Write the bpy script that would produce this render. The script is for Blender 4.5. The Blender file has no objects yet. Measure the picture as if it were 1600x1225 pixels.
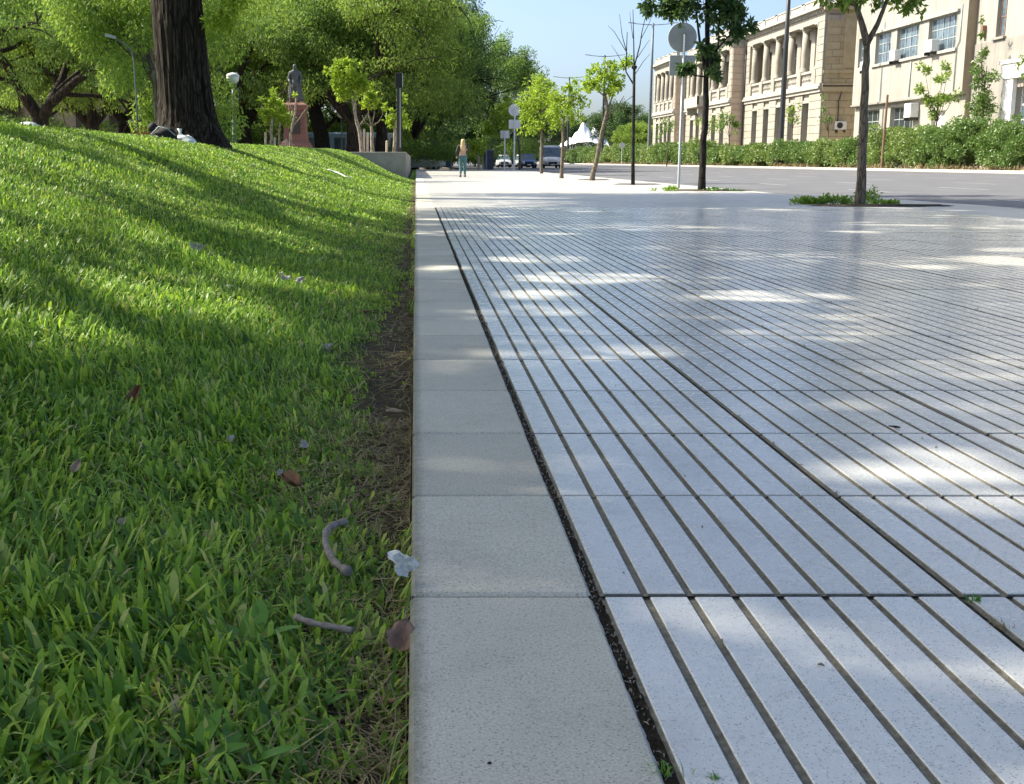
import bpy, math, random
import numpy as np
from mathutils import Vector, Matrix

# ------------------------------------------------------------------ camera, sky, sun, exposure
scene = bpy.context.scene
C = scene.collection
FPX, CX, CY, VPX, HOR = 1900.0, 800.0, 612.5, 650.0, 251.0
CAM_H = 0.72
PITCH = math.atan((CY - HOR) / FPX)
YAW = 0.0                                   # the kerb runs straight away from the lens; the frame is a crop
cam = bpy.data.cameras.new('camera')
cam.sensor_width = 36.0
cam.lens = 36.0 * FPX / 1600.0
cam.shift_x = (CX - VPX) / 1600.0
cam.clip_start = 0.05
cam.clip_end = 3000
camo = bpy.data.objects.new('camera', cam)
C.objects.link(camo)
camo.location = (0, 0, CAM_H)
camo.rotation_euler = (math.pi / 2 - PITCH, 0, -YAW)
scene.camera = camo

SUN_EL = math.radians(43)
SUN_XY = Vector((-1.0, 0.30)).normalized()          # towards the sun: from the park side, a little ahead
world = bpy.data.worlds.new('World')
scene.world = world
world.use_nodes = True
wn = world.node_tree
bg = wn.nodes['Background']
sky = wn.nodes.new('ShaderNodeTexSky')
sky.sky_type = 'NISHITA'
sky.sun_disc = False
sky.sun_elevation = SUN_EL
sky.sun_rotation = math.atan2(SUN_XY.x, SUN_XY.y)
sky.altitude = 20
sky.air_density = 0.6
sky.dust_density = 3.0
sky.ozone_density = 3.0
wn.links.new(sky.outputs[0], bg.inputs[0])
bg.inputs[1].default_value = 0.10
sl = bpy.data.lights.new('sun', 'SUN')
sl.energy = 2.9
sl.angle = math.radians(0.53)
sl.color = (1.0, 0.93, 0.82)
so = bpy.data.objects.new('sun', sl)
C.objects.link(so)
sd = Vector((-SUN_XY.x * math.cos(SUN_EL), -SUN_XY.y * math.cos(SUN_EL), -math.sin(SUN_EL)))
so.rotation_euler = sd.to_track_quat('-Z', 'Y').to_euler()
so.location = (-20, 10, 40)
vs = scene.view_settings
vs.view_transform = 'Standard'
vs.look = 'None'
vs.gamma = 1.0
vs.exposure = 1.72
vs.use_white_balance = True                     # the camera balanced for the open shade
vs.white_balance_temperature = 6750
vs.white_balance_tint = 5
scene.cycles.use_denoising = True
scene.cycles.max_bounces = 8
scene.cycles.transparent_max_bounces = 8

# ------------------------------------------------------------------ picking points in the place
_R = (Matrix.Rotation(-YAW, 3, 'Z') @ Matrix.Rotation(math.pi / 2 - PITCH, 3, 'X'))
def ray(px, py):
    return _R @ Vector((px - VPX, CY - py, -FPX))
def gp(px, py, z=0.0):
    d = ray(px, py)
    t = (z - CAM_H) / d.z
    return Vector((d.x * t, d.y * t, z))
def pt(px, py, Y):
    d = ray(px, py)
    t = Y / d.y
    return Vector((d.x * t, Y, CAM_H + d.z * t))

# ------------------------------------------------------------------ object helpers
def tag(o, label=None, cat=None, group=None, kind=None):
    if label: o['label'] = label
    if cat: o['category'] = cat
    if group: o['group'] = group
    if kind: o['kind'] = kind
    return o
def empty(name, loc=(0, 0, 0), rz=0.0):
    o = bpy.data.objects.new(name, None)
    C.objects.link(o)
    o.location = loc
    o.rotation_euler = (0, 0, rz)
    o.empty_display_size = 0.2
    return o
def np_mesh(name, verts, faces, mats=(), smooth=False, midx=None):
    """verts (N,3); faces: list of (M,k) int arrays"""
    me = bpy.data.meshes.new(name)
    verts = np.asarray(verts, dtype=np.float32).reshape(-1, 3)
    faces = [np.asarray(f, dtype=np.int32) for f in faces if len(f)]
    loops = np.concatenate([f.ravel() for f in faces])
    tot = np.concatenate([np.full(len(f), f.shape[1], dtype=np.int32) for f in faces])
    st = np.concatenate([[0], np.cumsum(tot)[:-1]]).astype(np.int32)
    me.vertices.add(len(verts)); me.vertices.foreach_set('co', verts.ravel())
    me.loops.add(len(loops)); me.loops.foreach_set('vertex_index', loops)
    me.polygons.add(len(tot)); me.polygons.foreach_set('loop_start', st)
    try: me.polygons.foreach_set('loop_total', tot)
    except Exception: pass
    for m in mats: me.materials.append(m)
    if midx is not None: me.polygons.foreach_set('material_index', np.asarray(midx, dtype=np.int32))
    me.polygons.foreach_set('use_smooth', np.full(len(tot), bool(smooth)))
    me.update(calc_edges=True)
    me.validate()
    return me
def link(name, me, parent=None, loc=None, rot=None, scale=None):
    o = bpy.data.objects.new(name, me)
    C.objects.link(o)
    if parent is not None: o.parent = parent
    if loc is not None: o.location = loc
    if rot is not None: o.rotation_euler = rot
    if scale is not None: o.scale = scale if hasattr(scale, '__len__') else (scale,) * 3
    return o
def copy_tree(o, parent=None):
    c = o.copy()
    C.objects.link(c)
    c.parent = parent
    for ch in list(o.children):
        copy_tree(ch, c)
    return c
def kids_label(root, label): root['label'] = label; return root

class MB:
    """collects simple shapes and links them as one mesh"""
    def __init__(s): s.v = []; s.f = []; s.m = []
    def add(s, vs_, fs, mi=0):
        b = len(s.v)
        s.v.extend([tuple(p) for p in vs_])
        for f in fs: s.f.append(tuple(b + i for i in f)); s.m.append(mi)
    def box(s, x0, x1, y0, y1, z0, z1, mi=0):
        s.add([(x0,y0,z0),(x1,y0,z0),(x1,y1,z0),(x0,y1,z0),(x0,y0,z1),(x1,y0,z1),(x1,y1,z1),(x0,y1,z1)],
              [(0,3,2,1),(4,5,6,7),(0,1,5,4),(1,2,6,5),(2,3,7,6),(3,0,4,7)], mi)
    def bbox(s, x0, x1, y0, y1, z0, z1, b=0.01, mi=0):
        """box with a chamfered top and bevelled upright edges"""
        def ring(i, z): return [(x0+i,y0,z),(x1-i,y0,z),(x1,y0+i,z),(x1,y1-i,z),(x1-i,y1,z),(x0+i,y1,z),(x0,y1-i,z),(x0,y0+i,z)]
        def ring2(i, z): return [(x0+i+b*.3,y0+i,z),(x1-i-b*.3,y0+i,z),(x1-i,y0+i+b*.3,z),(x1-i,y1-i-b*.3,z),(x1-i-b*.3,y1-i,z),(x0+i+b*.3,y1-i,z),(x0+i,y1-i-b*.3,z),(x0+i,y0+i+b*.3,z)]
        v = ring(b, z0) + ring(b, z1 - b) + ring2(b, z1)
        f = [tuple(range(7, -1, -1)), tuple(range(16, 24))]
        for k in (0, 8):
            for i in range(8): f.append((k+i, k+(i+1) % 8, k+8+(i+1) % 8, k+8+i))
        s.add(v, f, mi)
    def tube(s, pts, rad, n=8, cap=True, mi=0):
        pts = [Vector(p) for p in pts]
        b = len(s.v)
        prev = None
        for i, p in enumerate(pts):
            t = (pts[min(i+1, len(pts)-1)] - pts[max(i-1, 0)])
            t = t.normalized() if t.length > 1e-9 else Vector((0,0,1))
            if prev is None:
                a = Vector((1,0,0)) if abs(t.x) < .9 else Vector((0,1,0))
                u = (a - t * a.dot(t)).normalized()
            else:
                u = prev - t * prev.dot(t)
                u = u.normalized() if u.length > 1e-6 else Vector((1,0,0))
            prev = u
            w = t.cross(u)
            r = rad[i] if hasattr(rad, '__len__') else rad
            for k in range(n):
                a = 2*math.pi*k/n
                s.v.append(tuple(p + u*(r*math.cos(a)) + w*(r*math.sin(a))))
        for i in range(len(pts)-1):
            for k in range(n):
                s.f.append((b+i*n+k, b+i*n+(k+1) % n, b+(i+1)*n+(k+1) % n, b+(i+1)*n+k)); s.m.append(mi)
        if cap:
            s.f.append(tuple(b+k for k in range(n-1, -1, -1))); s.m.append(mi)
            e = b+(len(pts)-1)*n
            s.f.append(tuple(e+k for k in range(n))); s.m.append(mi)
    def lathe(s, prof, n=24, c=(0,0,0), mi=0, cap=True):
        b = len(s.v)
        for r, z in prof:
            for k in range(n):
                a = 2*math.pi*k/n
                s.v.append((c[0]+r*math.cos(a), c[1]+r*math.sin(a), c[2]+z))
        for i in range(len(prof)-1):
            for k in range(n):
                s.f.append((b+i*n+k, b+i*n+(k+1) % n, b+(i+1)*n+(k+1) % n, b+(i+1)*n+k)); s.m.append(mi)
        if cap:
            s.f.append(tuple(b+k for k in range(n-1, -1, -1))); s.m.append(mi)
            e = b+(len(prof)-1)*n
            s.f.append(tuple(e+k for k in range(n))); s.m.append(mi)
    def loft(s, rings, cap=True, mi=0):
        b = len(s.v); n = len(rings[0])
        for r in rings: s.v.extend([tuple(p) for p in r])
        for i in range(len(rings)-1):
            for k in range(n):
                s.f.append((b+i*n+k, b+i*n+(k+1) % n, b+(i+1)*n+(k+1) % n, b+(i+1)*n+k)); s.m.append(mi)
        if cap:
            s.f.append(tuple(b+k for k in range(n-1, -1, -1))); s.m.append(mi)
            e = b+(len(rings)-1)*n
            s.f.append(tuple(e+k for k in range(n))); s.m.append(mi)
    def mesh(s, name, mats, smooth=False):
        me = bpy.data.meshes.new(name)
        me.from_pydata(s.v, [], s.f)
        for m in (mats if isinstance(mats, (list, tuple)) else [mats]): me.materials.append(m)
        if any(s.m): me.polygons.foreach_set('material_index', s.m)
        me.polygons.foreach_set('use_smooth', [bool(smooth)] * len(s.f))
        me.update()
        return me
    def build(s, name, mats, parent=None, smooth=False, **k):
        return link(name, s.mesh(name, mats, smooth), parent, **k)

def vnoise(x, y, seed=0):
    """smooth value noise on arrays, about -1..1"""
    x = np.asarray(x, float); y = np.asarray(y, float)
    xi = np.floor(x).astype(np.int64); yi = np.floor(y).astype(np.int64)
    fx = x - xi; fy = y - yi
    fx = fx*fx*(3-2*fx); fy = fy*fy*(3-2*fy)
    def h(a, b):
        n = (a*374761393 + b*668265263 + seed*974711) & 0xffffffff
        n = ((n ^ (n >> 13)) * 1274126177) & 0xffffffff
        return ((n ^ (n >> 16)) & 0xffff) / 32767.5 - 1
    return (h(xi,yi)*(1-fx)+h(xi+1,yi)*fx)*(1-fy) + (h(xi,yi+1)*(1-fx)+h(xi+1,yi+1)*fx)*fy

# ------------------------------------------------------------------ materials
def nodes(name):
    m = bpy.data.materials.new(name)
    m.use_nodes = True
    t = m.node_tree
    return m, t, t.nodes['Principled BSDF'], t.nodes['Material Output']
def N(t, kind, **kw):
    n = t.nodes.new(kind)
    for k, v in kw.items():
        if k in n.inputs.keys(): n.inputs[k].default_value = v
        else: setattr(n, k, v)
    return n
def ramp(t, src, stops):
    r = t.nodes.new('ShaderNodeValToRGB')
    e = r.color_ramp.elements
    while len(e) < len(stops): e.new(0.5)
    for i, (p, c) in enumerate(stops):
        e[i].position = p
        e[i].color = (c[0], c[1], c[2], 1) if hasattr(c, '__len__') else (c, c, c, 1)
    t.links.new(src, r.inputs[0])
    return r
def coords(t, kind='Object', scale=(1,1,1)):
    if kind == 'World':
        g = t.nodes.new('ShaderNodeNewGeometry'); src = g.outputs['Position']
    else:
        g = t.nodes.new('ShaderNodeTexCoord'); src = g.outputs[kind]
    mp = t.nodes.new('ShaderNodeMapping')
    mp.inputs['Scale'].default_value = scale
    t.links.new(src, mp.inputs[0])
    return mp.outputs[0]
def mixc(t, fac, a, b, mode='MIX'):
    m = t.nodes.new('ShaderNodeMix'); m.data_type = 'RGBA'; m.blend_type = mode
    for key, v in ((0, fac), (6, a), (7, b)):
        if hasattr(v, 'is_output'): t.links.new(v, m.inputs[key])
        elif key == 0: m.inputs[0].default_value = v
        else: m.inputs[key].default_value = (v[0], v[1], v[2], 1)
    return m.outputs[2]
def bump(t, p, src, strength, dist):
    b = N(t, 'ShaderNodeBump', Strength=strength, Distance=dist)
    t.links.new(src, b.inputs['Height'])
    t.links.new(b.outputs[0], p.inputs['Normal'])
    return b
def noise_mat(name, c1, c2, scale=5, rough=.7, bstr=.3, bdist=.01, kind='World', stretch=(1,1,1), detail=6, spec=.4, metal=0, bscale=None, vary=0.0, streak=0.0):
    m, t, p, o = nodes(name)
    co = coords(t, kind, stretch)
    n = N(t, 'ShaderNodeTexNoise', Scale=scale, Detail=detail, Roughness=.6)
    t.links.new(co, n.inputs['Vector'])
    r = ramp(t, n.outputs[0], [(.3, c1), (.7, c2)])
    col = r.outputs[0]
    if streak:          # rain streaks and soot running down the wall
        cs_ = coords(t, kind, (1.6, 1.6, .10))
        ns = N(t, 'ShaderNodeTexNoise', Scale=1.3, Detail=8, Roughness=.7); t.links.new(cs_, ns.inputs['Vector'])
        sr = ramp(t, ns.outputs[0], [(.44, 1.0), (.70, 1-streak)])
        col = mixc(t, 1.0, col, sr.outputs[0], 'MULTIPLY')
    if vary:
        oi = t.nodes.new('ShaderNodeObjectInfo')
        v = ramp(t, oi.outputs['Random'], [(0, 1-vary), (1, 1.0)])
        col = mixc(t, 1.0, col, v.outputs[0], 'MULTIPLY')
    t.links.new(col, p.inputs['Base Color'])
    p.inputs['Roughness'].default_value = rough
    p.inputs['Specular IOR Level'].default_value = spec
    p.inputs['Metallic'].default_value = metal
    if bstr:
        n2 = N(t, 'ShaderNodeTexNoise', Scale=bscale or scale*3, Detail=5, Roughness=.65)
        t.links.new(co, n2.inputs['Vector'])
        bump(t, p, n2.outputs[0], bstr, bdist)
    return m
def leaf_mat(name, stops, trans=.4, rough=.5, spec=.35, tint=(1.0, 1.0, .55)):
    """thin leaves: each leaf its own tone, some light passing through"""
    m, t, p, o = nodes(name)
    g = t.nodes.new('ShaderNodeNewGeometry')
    r = ramp(t, g.outputs['Random Per Island'], stops)
    t.links.new(r.outputs[0], p.inputs['Base Color'])
    p.inputs['Roughness'].default_value = rough
    p.inputs['Specular IOR Level'].default_value = spec
    tr = t.nodes.new('ShaderNodeBsdfTranslucent')
    tc = mixc(t, 1.0, r.outputs[0], tint, 'MULTIPLY')
    br = N(t, 'ShaderNodeBrightContrast', Bright=0.02)
    t.links.new(tc, br.inputs[0])
    t.links.new(br.outputs[0], tr.inputs[0])
    ms = t.nodes.new('ShaderNodeMixShader')
    ms.inputs[0].default_value = trans
    t.links.new(p.outputs[0], ms.inputs[1]); t.links.new(tr.outputs[0], ms.inputs[2])
    t.links.new(ms.outputs[0], o.inputs[0])
    return m

def terrazzo(name, base, dark, light, rough, fleck=.55, scale=1.0, wear=.5, vary=.06, spec=.5, metal_bump=.08, grain=(.82, 1.08), gscale=420, edge_moss=False):
    """cement tile face: fine dark chips and pale grains, cloudy soiling"""
    m, t, p, o = nodes(name)
    co = coords(t, 'World')
    big = N(t, 'ShaderNodeTexNoise', Scale=2.6, Detail=9, Roughness=.68); t.links.new(co, big.inputs['Vector'])
    cl = ramp(t, big.outputs[0], [(.30, [c*.74 for c in base]), (.46, [c*.93 for c in base]), (.64, base)])
    v = N(t, 'ShaderNodeTexVoronoi', Scale=300*scale, Randomness=1.0); t.links.new(co, v.inputs['Vector'])
    vr = ramp(t, v.outputs['Color'], [(.0, 1.0), (.24, 1.0), (.30, 0.0), (1.0, 0.0)])
    dr = ramp(t, v.outputs['Distance'], [(.0, 1.0), (.34, 1.0), (.5, 0.0)])
    chip = N(t, 'ShaderNodeMath', operation='MULTIPLY'); t.links.new(vr.outputs[0], chip.inputs[0]); t.links.new(dr.outputs[0], chip.inputs[1])
    cm = N(t, 'ShaderNodeMath', operation='MULTIPLY'); t.links.new(chip.outputs[0], cm.inputs[0]); cm.inputs[1].default_value = fleck
    c1 = mixc(t, cm.outputs[0], cl.outputs[0], dark)
    n2 = N(t, 'ShaderNodeTexNoise', Scale=gscale*scale, Detail=4, Roughness=.7); t.links.new(co, n2.inputs['Vector'])
    gr = ramp(t, n2.outputs[0], [(.36, grain[0]), (.64, grain[1])])
    c2 = mixc(t, 1.0, c1, gr.outputs[0], 'MULTIPLY')
    # dark scuffs and drips with a shape of their own
    n3 = N(t, 'ShaderNodeTexNoise', Scale=28, Detail=8, Roughness=.75); t.links.new(co, n3.inputs['Vector'])
    sc = ramp(t, n3.outputs[0], [(.58, 0.0), (.74, wear)])
    c3 = mixc(t, sc.outputs[0], c2, [c*.55 for c in base])
    oi = t.nodes.new('ShaderNodeObjectInfo')
    vv = ramp(t, oi.outputs['Random'], [(0, 1-vary), (1, 1+vary*.3)])
    c4 = mixc(t, 1.0, c3, vv.outputs[0], 'MULTIPLY')
    if edge_moss:       # greenish grime creeping over the lawn-side edge
        sx = N(t, 'ShaderNodeSeparateXYZ'); t.links.new(co, sx.inputs[0])
        n5 = N(t, 'ShaderNodeTexNoise', Scale=45, Detail=6, Roughness=.7); t.links.new(co, n5.inputs['Vector'])
        ma = N(t, 'ShaderNodeMath', operation='MULTIPLY_ADD'); t.links.new(n5.outputs[0], ma.inputs[0]); ma.inputs[1].default_value = -.035; t.links.new(sx.outputs[0], ma.inputs[2])
        mr = N(t, 'ShaderNodeMapRange'); t.links.new(ma.outputs[0], mr.inputs[0]); mr.inputs[1].default_value = -.028; mr.inputs[2].default_value = .004; mr.inputs[3].default_value = .75; mr.inputs[4].default_value = 0
        c4 = mixc(t, mr.outputs[0], c4, (.12,.12,.08))
    t.links.new(c4, p.inputs['Base Color'])
    rr = ramp(t, n3.outputs[0], [(.35, rough), (.75, min(1, rough+.22))])
    t.links.new(rr.outputs[0], p.inputs['Roughness'])
    p.inputs['Specular IOR Level'].default_value = spec
    bump(t, p, n2.outputs[0], metal_bump, .001)
    return m

M = {}
M['tile'] = terrazzo('terrazzo_tile', (.70,.69,.665), (.13,.13,.13), (.8,.8,.8), .16, fleck=.7, vary=.16, wear=.75)
M['groove'] = noise_mat('tile_groove', (.15,.142,.12), (.31,.29,.25), 90, .9, .5, .002, spec=.1)
M['kerb'] = terrazzo('kerb_concrete', (.60,.58,.505), (.13,.125,.11), (.6,.6,.6), .75, fleck=.5, scale=.8, wear=.6, vary=.14, spec=.25, metal_bump=.2, grain=(.72, 1.12), gscale=300, edge_moss=True)
M['slab'] = terrazzo('pavement_concrete', (.52,.495,.445), (.3,.29,.27), (.6,.6,.6), .34, fleck=.3, scale=.5, wear=.4, vary=.07, spec=.5)
M['mortar'] = noise_mat('joint_mortar', (.05,.046,.038), (.14,.13,.105), 60, .95, .6, .004, spec=.1)
M['soil'] = noise_mat('bare_soil', (.055,.043,.03), (.14,.11,.08), 22, .95, .9, .02, spec=.1, bscale=60)
M['joint_soil'] = noise_mat('joint_soil', (.012,.010,.007), (.075,.06,.04), 120, .95, .9, .01, spec=.1)
M['asphalt'] = noise_mat('road_asphalt', (.115,.115,.122), (.165,.165,.172), .8, .8, .3, .004, spec=.3, bscale=250)
M['paint_line'] = noise_mat('road_paint', (.20,.20,.20), (.55,.55,.53), 9, .7, .1, .002)
M['far_kerb'] = noise_mat('granite_kerb', (.36,.34,.30), (.55,.52,.47), 6, .8, .3, .01)
M['ground'] = noise_mat('far_ground', (.12,.10,.075), (.22,.19,.15), .6, .9, .2, .02)
M['plaza'] = noise_mat('plaza_gravel', (.26,.21,.16), (.36,.30,.23), 3, .9, .3, .01)
M['concrete_wall'] = noise_mat('board_concrete', (.25,.235,.20), (.36,.34,.30), 2.5, .85, .35, .01)
M['grass'] = leaf_mat('grass_blade', [(0,(.055,.14,.02)), (.25,(.13,.26,.035)), (.5,(.225,.395,.045)), (.72,(.32,.495,.055)), (.9,(.44,.595,.08)), (.965,(.50,.57,.14)), (1.0,(.58,.50,.28))], trans=.46, rough=.42, spec=.35)
M['straw'] = leaf_mat('dry_straw', [(0,(.16,.12,.06)), (.5,(.28,.22,.12)), (1,(.42,.35,.21))], trans=.2, rough=.7, spec=.2)
M['weed_leaf'] = leaf_mat('weed_leaf', [(0,(.09,.24,.03)), (1,(.18,.37,.06))], trans=.4, rough=.4)
M['leaf_yellow'] = leaf_mat('leaf_yellow_green', [(0,(.16,.28,.02)), (.5,(.27,.40,.03)), (1,(.44,.54,.07))], trans=.5)
M['leaf_light'] = leaf_mat('leaf_light_green', [(0,(.12,.22,.04)), (.5,(.22,.34,.06)), (1,(.40,.50,.11))], trans=.52)
M['leaf_mid'] = leaf_mat('leaf_mid_green', [(0,(.085,.18,.045)), (.5,(.15,.26,.055)), (1,(.28,.39,.09))], trans=.5)
M['leaf_dark'] = leaf_mat('leaf_dark_green', [(0,(.035,.085,.028)), (.5,(.06,.125,.035)), (1,(.11,.18,.05))], trans=.4)
M['leaf_hedge_pale'] = leaf_mat('leaf_hedge_pale', [(0,(.11,.19,.045)), (.5,(.18,.27,.06)), (.9,(.28,.36,.11)), (1,(.4,.42,.22))], trans=.35, rough=.38, spec=.5)
M['leaf_hedge'] = leaf_mat('leaf_hedge', [(0,(.07,.15,.03)), (.5,(.115,.21,.04)), (.9,(.19,.28,.07)), (1,(.30,.34,.17))], trans=.35, rough=.38, spec=.5)
def bark(name, c1, c2, c3, stretch=.12, scale=9, dist=.03):
    m, t, p, o = nodes(name)
    co = coords(t, 'Object', (1,1,stretch))
    n = N(t, 'ShaderNodeTexNoise', Scale=scale, Detail=7, Roughness=.65, Distortion=.4); t.links.new(co, n.inputs['Vector'])
    v = N(t, 'ShaderNodeTexVoronoi', feature='DISTANCE_TO_EDGE', Scale=scale*.9); t.links.new(co, v.inputs['Vector'])
    r = ramp(t, n.outputs[0], [(.3, c1), (.52, c2), (.75, c3)])
    vr = ramp(t, v.outputs[0], [(0, .35), (.12, 1.0)])
    c = mixc(t, 1.0, r.outputs[0], vr.outputs[0], 'MULTIPLY')
    t.links.new(c, p.inputs['Base Color'])
    p.inputs['Roughness'].default_value = .9
    p.inputs['Specular IOR Level'].default_value = .2
    ad = N(t, 'ShaderNodeMath', operation='ADD'); t.links.new(n.outputs[0], ad.inputs[0]); t.links.new(vr.outputs[0], ad.inputs[1])
    bump(t, p, ad.outputs[0], .9, dist)
    return m
M['bark_big'] = bark('bark_furrowed', (.012,.009,.007), (.045,.034,.026), (.15,.122,.098), .07, 19, .07)
M['bark'] = bark('bark_dark', (.025,.02,.015), (.06,.047,.036), (.11,.09,.07), .2, 8, .03)
M['bark_grey'] = bark('bark_grey', (.09,.075,.06), (.17,.145,.115), (.27,.24,.20), .25, 6, .02)
M['bark_pale'] = bark('bark_pale', (.24,.20,.14), (.38,.32,.24), (.5,.45,.36), .3, 10, .006)
M['bark_young'] = bark('bark_young', (.11,.088,.062), (.20,.16,.115), (.32,.265,.195), .2, 22, .006)
M['bark_black'] = bark('bark_black', (.012,.011,.010), (.028,.024,.02), (.06,.052,.045), .25, 16, .006)
def plain(name, c, rough=.5, metal=0, spec=.5, var=.12, sc=6):
    return noise_mat(name, [x*(1-var) for x in c], [min(1, x*(1+var)) for x in c], sc, rough, .08, .003, 'Object', metal=metal, spec=spec)
M['stone'] = noise_mat('ashlar_cream', (.36,.325,.265), (.45,.41,.34), 1.2, .85, .25, .01, vary=.16, streak=.35)
M['stone_shade'] = noise_mat('ashlar_shade_yellow', (.42,.34,.21), (.52,.43,.28), 1.5, .85, .25, .01, vary=.14)  # side wall's shade, yellow from bounced light, put into the stone colour
M['stone_white'] = noise_mat('cornice_plaster', (.40,.37,.315), (.47,.44,.385), 1.0, .8, .15, .01, streak=.4)
M['stone_pink'] = noise_mat('ashlar_pink', (.47,.36,.27), (.56,.45,.35), 1.5, .85, .2, .01, vary=.12)
M['render_cream'] = noise_mat('render_cream', (.33,.31,.265), (.405,.38,.33), .35, .9, .15, .01, detail=9, streak=.32)
M['render_sand'] = noise_mat('render_sand', (.35,.325,.275), (.41,.38,.325), .5, .9, .15, .01, detail=9, streak=.3)
M['render_grey'] = noise_mat('render_grey', (.27,.25,.22), (.34,.315,.28), .6, .9, .15, .01, detail=9, streak=.3)
M['shade_brown'] = noise_mat('render_shade_brown', (.24,.19,.13), (.32,.26,.18), .9, .9, .15, .01)  # shade of the office end wall painted as brown; tent back panel shares it
M['white_paint'] = plain('white_paint', (.72,.71,.68), .5)
M['glass_dark'] = plain('window_glass', (.035,.042,.048), .12, 0, .6)
M['glass_blue'] = plain('window_glass_blue', (.10,.14,.17), .10, 0, .6, .4, 2)
M['steel_frame'] = plain('steel_window_frame', (.40,.42,.42), .5)
M['dark_recess'] = plain('dark_joinery', (.10,.075,.05), .6)
M['grey_metal'] = plain('galvanised_metal', (.36,.39,.40), .5, .1)
M['pole_metal'] = plain('pole_grey', (.13,.15,.16), .5, .2)
M['pole_dark'] = plain('pole_dark', (.035,.037,.04), .45, .2)
M['lamp_glass'] = plain('lamp_diffuser', (.75,.77,.74), .3)
M['bronze'] = plain('bronze', (.11,.12,.115), .6, .2)
M['granite_red'] = noise_mat('red_granite', (.20,.095,.075), (.29,.14,.115), 8, .6, .1, .005, 'Object')
M['plaque'] = plain('bronze_plaque', (.08,.07,.06), .5, .4)
M['wood_stake'] = plain('stake_wood', (.52,.44,.32), .8)
M['white_pvc'] = plain('white_membrane', (.82,.82,.84), .5)
M['black_cloth'] = plain('black_cloth', (.012,.012,.014), .8)
M['bag_white'] = plain('white_plastic', (.72,.76,.76), .35)
M['slate'] = plain('slate_panel', (.045,.055,.075), .4, .3)
M['slate_light'] = plain('slate_trim', (.17,.20,.25), .4, .3)
M['rust_post'] = plain('rusty_post', (.22,.13,.09), .8)
M['ac_white'] = plain('aircon_white', (.66,.66,.62), .5)
M['stick'] = noise_mat('stick_bark', (.14,.115,.095), (.34,.30,.26), 60, .85, .6, .003, 'Object')
# ================================================================== THE SETTING
rng = np.random.default_rng(7)
KX0, KX1 = -0.010, 0.296            # kerb stones
TX0, TP = 0.317, 0.61               # first tile column and the tile pitch
TPY = 0.62
JY0 = 1.952                         # a joint line
TEND = JY0 + TPY * 28                # the ribbed tiles stop here
TXE = TX0 + TP * 12

def road_z(x): return -0.12 + 0.17 * min(1.0, max(0.0, (x - 8.0) / 23.0))
# ground far and wide
mb = MB(); mb.add([(-600,-60,-.45),(600,-60,-.45),(600,1500,-.45),(-600,1500,-.45)], [(0,1,2,3)])
tag(mb.build('ground', M['ground']), kind='structure')
# road, rising a little to its far side
mb = MB()
xs = [5.0, 8.0, 12, 16, 20, 24, 28, 31.2]; ys = [-40, 0, 40, 90, 160, 260, 420]
for y in ys:
    for x in xs: mb.v.append((x, y, road_z(x)))
nx = len(xs)
for j in range(len(ys)-1):
    for i in range(nx-1): mb.f.append((j*nx+i, j*nx+i+1, (j+1)*nx+i+1, (j+1)*nx+i)); mb.m.append(0)
road = tag(mb.build('road', M['asphalt']), kind='structure')
# side street at the far end of the pavement
mb = MB(); mb.add([(-90,104,-.10),(5.2,104,-.10),(5.2,116,-.10),(-90,116,-.10)], [(0,1,2,3)])
tag(mb.build('side_street', M['asphalt']), kind='structure')
for lx in (12.3, 15.6, 18.9, 22.2, 25.5):
    for k in range(13):
        y0 = 22 + k * 9.0 + (lx * 1.7) % 4
        if (lx - 0.4) > 0.52 * y0 + 2: continue
        mb = MB(); z = road_z(lx) + .005
        dz = .17/23*.07
        mb.add([(lx-.07,y0,z-dz),(lx+.07,y0,z+dz),(lx+.07,y0+3.2,z+dz),(lx-.07,y0+3.2,z-dz)], [(0,1,2,3)])
        mb.build('lane_dash', M['paint_line'], road)

# ---- pavement
def edge_x(y):
    if y < 19: return 9.35
    if y > 29: return 8.05
    u = (y-19)/10; u = u*u*(3-2*u)
    return 9.35*(1-u) + 8.05*u
mb = MB()
eys = [-6, 0, 8, 15] + [19 + i for i in range(11)] + [40, 60, 80, 103]
rings = [[(KX1+.004, y, -.20), (edge_x(y), y, -.20), (edge_x(y), y, -.010), (KX1+.004, y, -.010)] for y in eys]
mb.loft(rings)
pav = tag(mb.build('pavement', M['mortar']), kind='structure')
# soil that has filled the open joint beside the kerb
jy = np.concatenate([np.arange(.4, 4, .012), np.arange(4, 9, .04), np.arange(9, 19.2, .2)])
jx = np.linspace(KX1-.004, TX0-.004, 7)
JX, JY = np.meshgrid(jx, jy)
JZ = -.0058 + .0028*vnoise(JX*160, JY*70, 2) + .0018*vnoise(JX*420, JY*220, 7)
JZ = np.maximum(JZ, -.0096)
ji = np.arange(JX.size).reshape(JX.shape)
jq = np.stack([ji[:-1,:-1], ji[:-1,1:], ji[1:,1:], ji[1:,:-1]], -1).reshape(-1, 4)
tag(link('joint_dirt', np_mesh('joint_dirt', np.stack([JX, JY, JZ], -1).reshape(-1, 3), [jq], [M['joint_soil']]), pav), kind='stuff')
# bits of twig and leaf caught in that joint
jr = random.Random(3); mb = MB()
for k in range(420):
    y = jr.uniform(1.2, 6)**1.0; x = jr.uniform(KX1-.001, TX0-.006); a_ = jr.gauss(1.57, .6); L_ = jr.uniform(.003, .012); s_ = jr.uniform(.0005, .0014)
    dx, dy = math.cos(a_)*L_/2, math.sin(a_)*L_/2
    mb.tube([(x-dx,y-dy,-.004),(x,y,jr.uniform(-.004,.0)),(x+dx,y+dy,-.004)], [s_*.6,s_,s_*.5], 4)
tag(mb.build('joint_crumbs', M['stick'], pav), kind='stuff')

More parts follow.
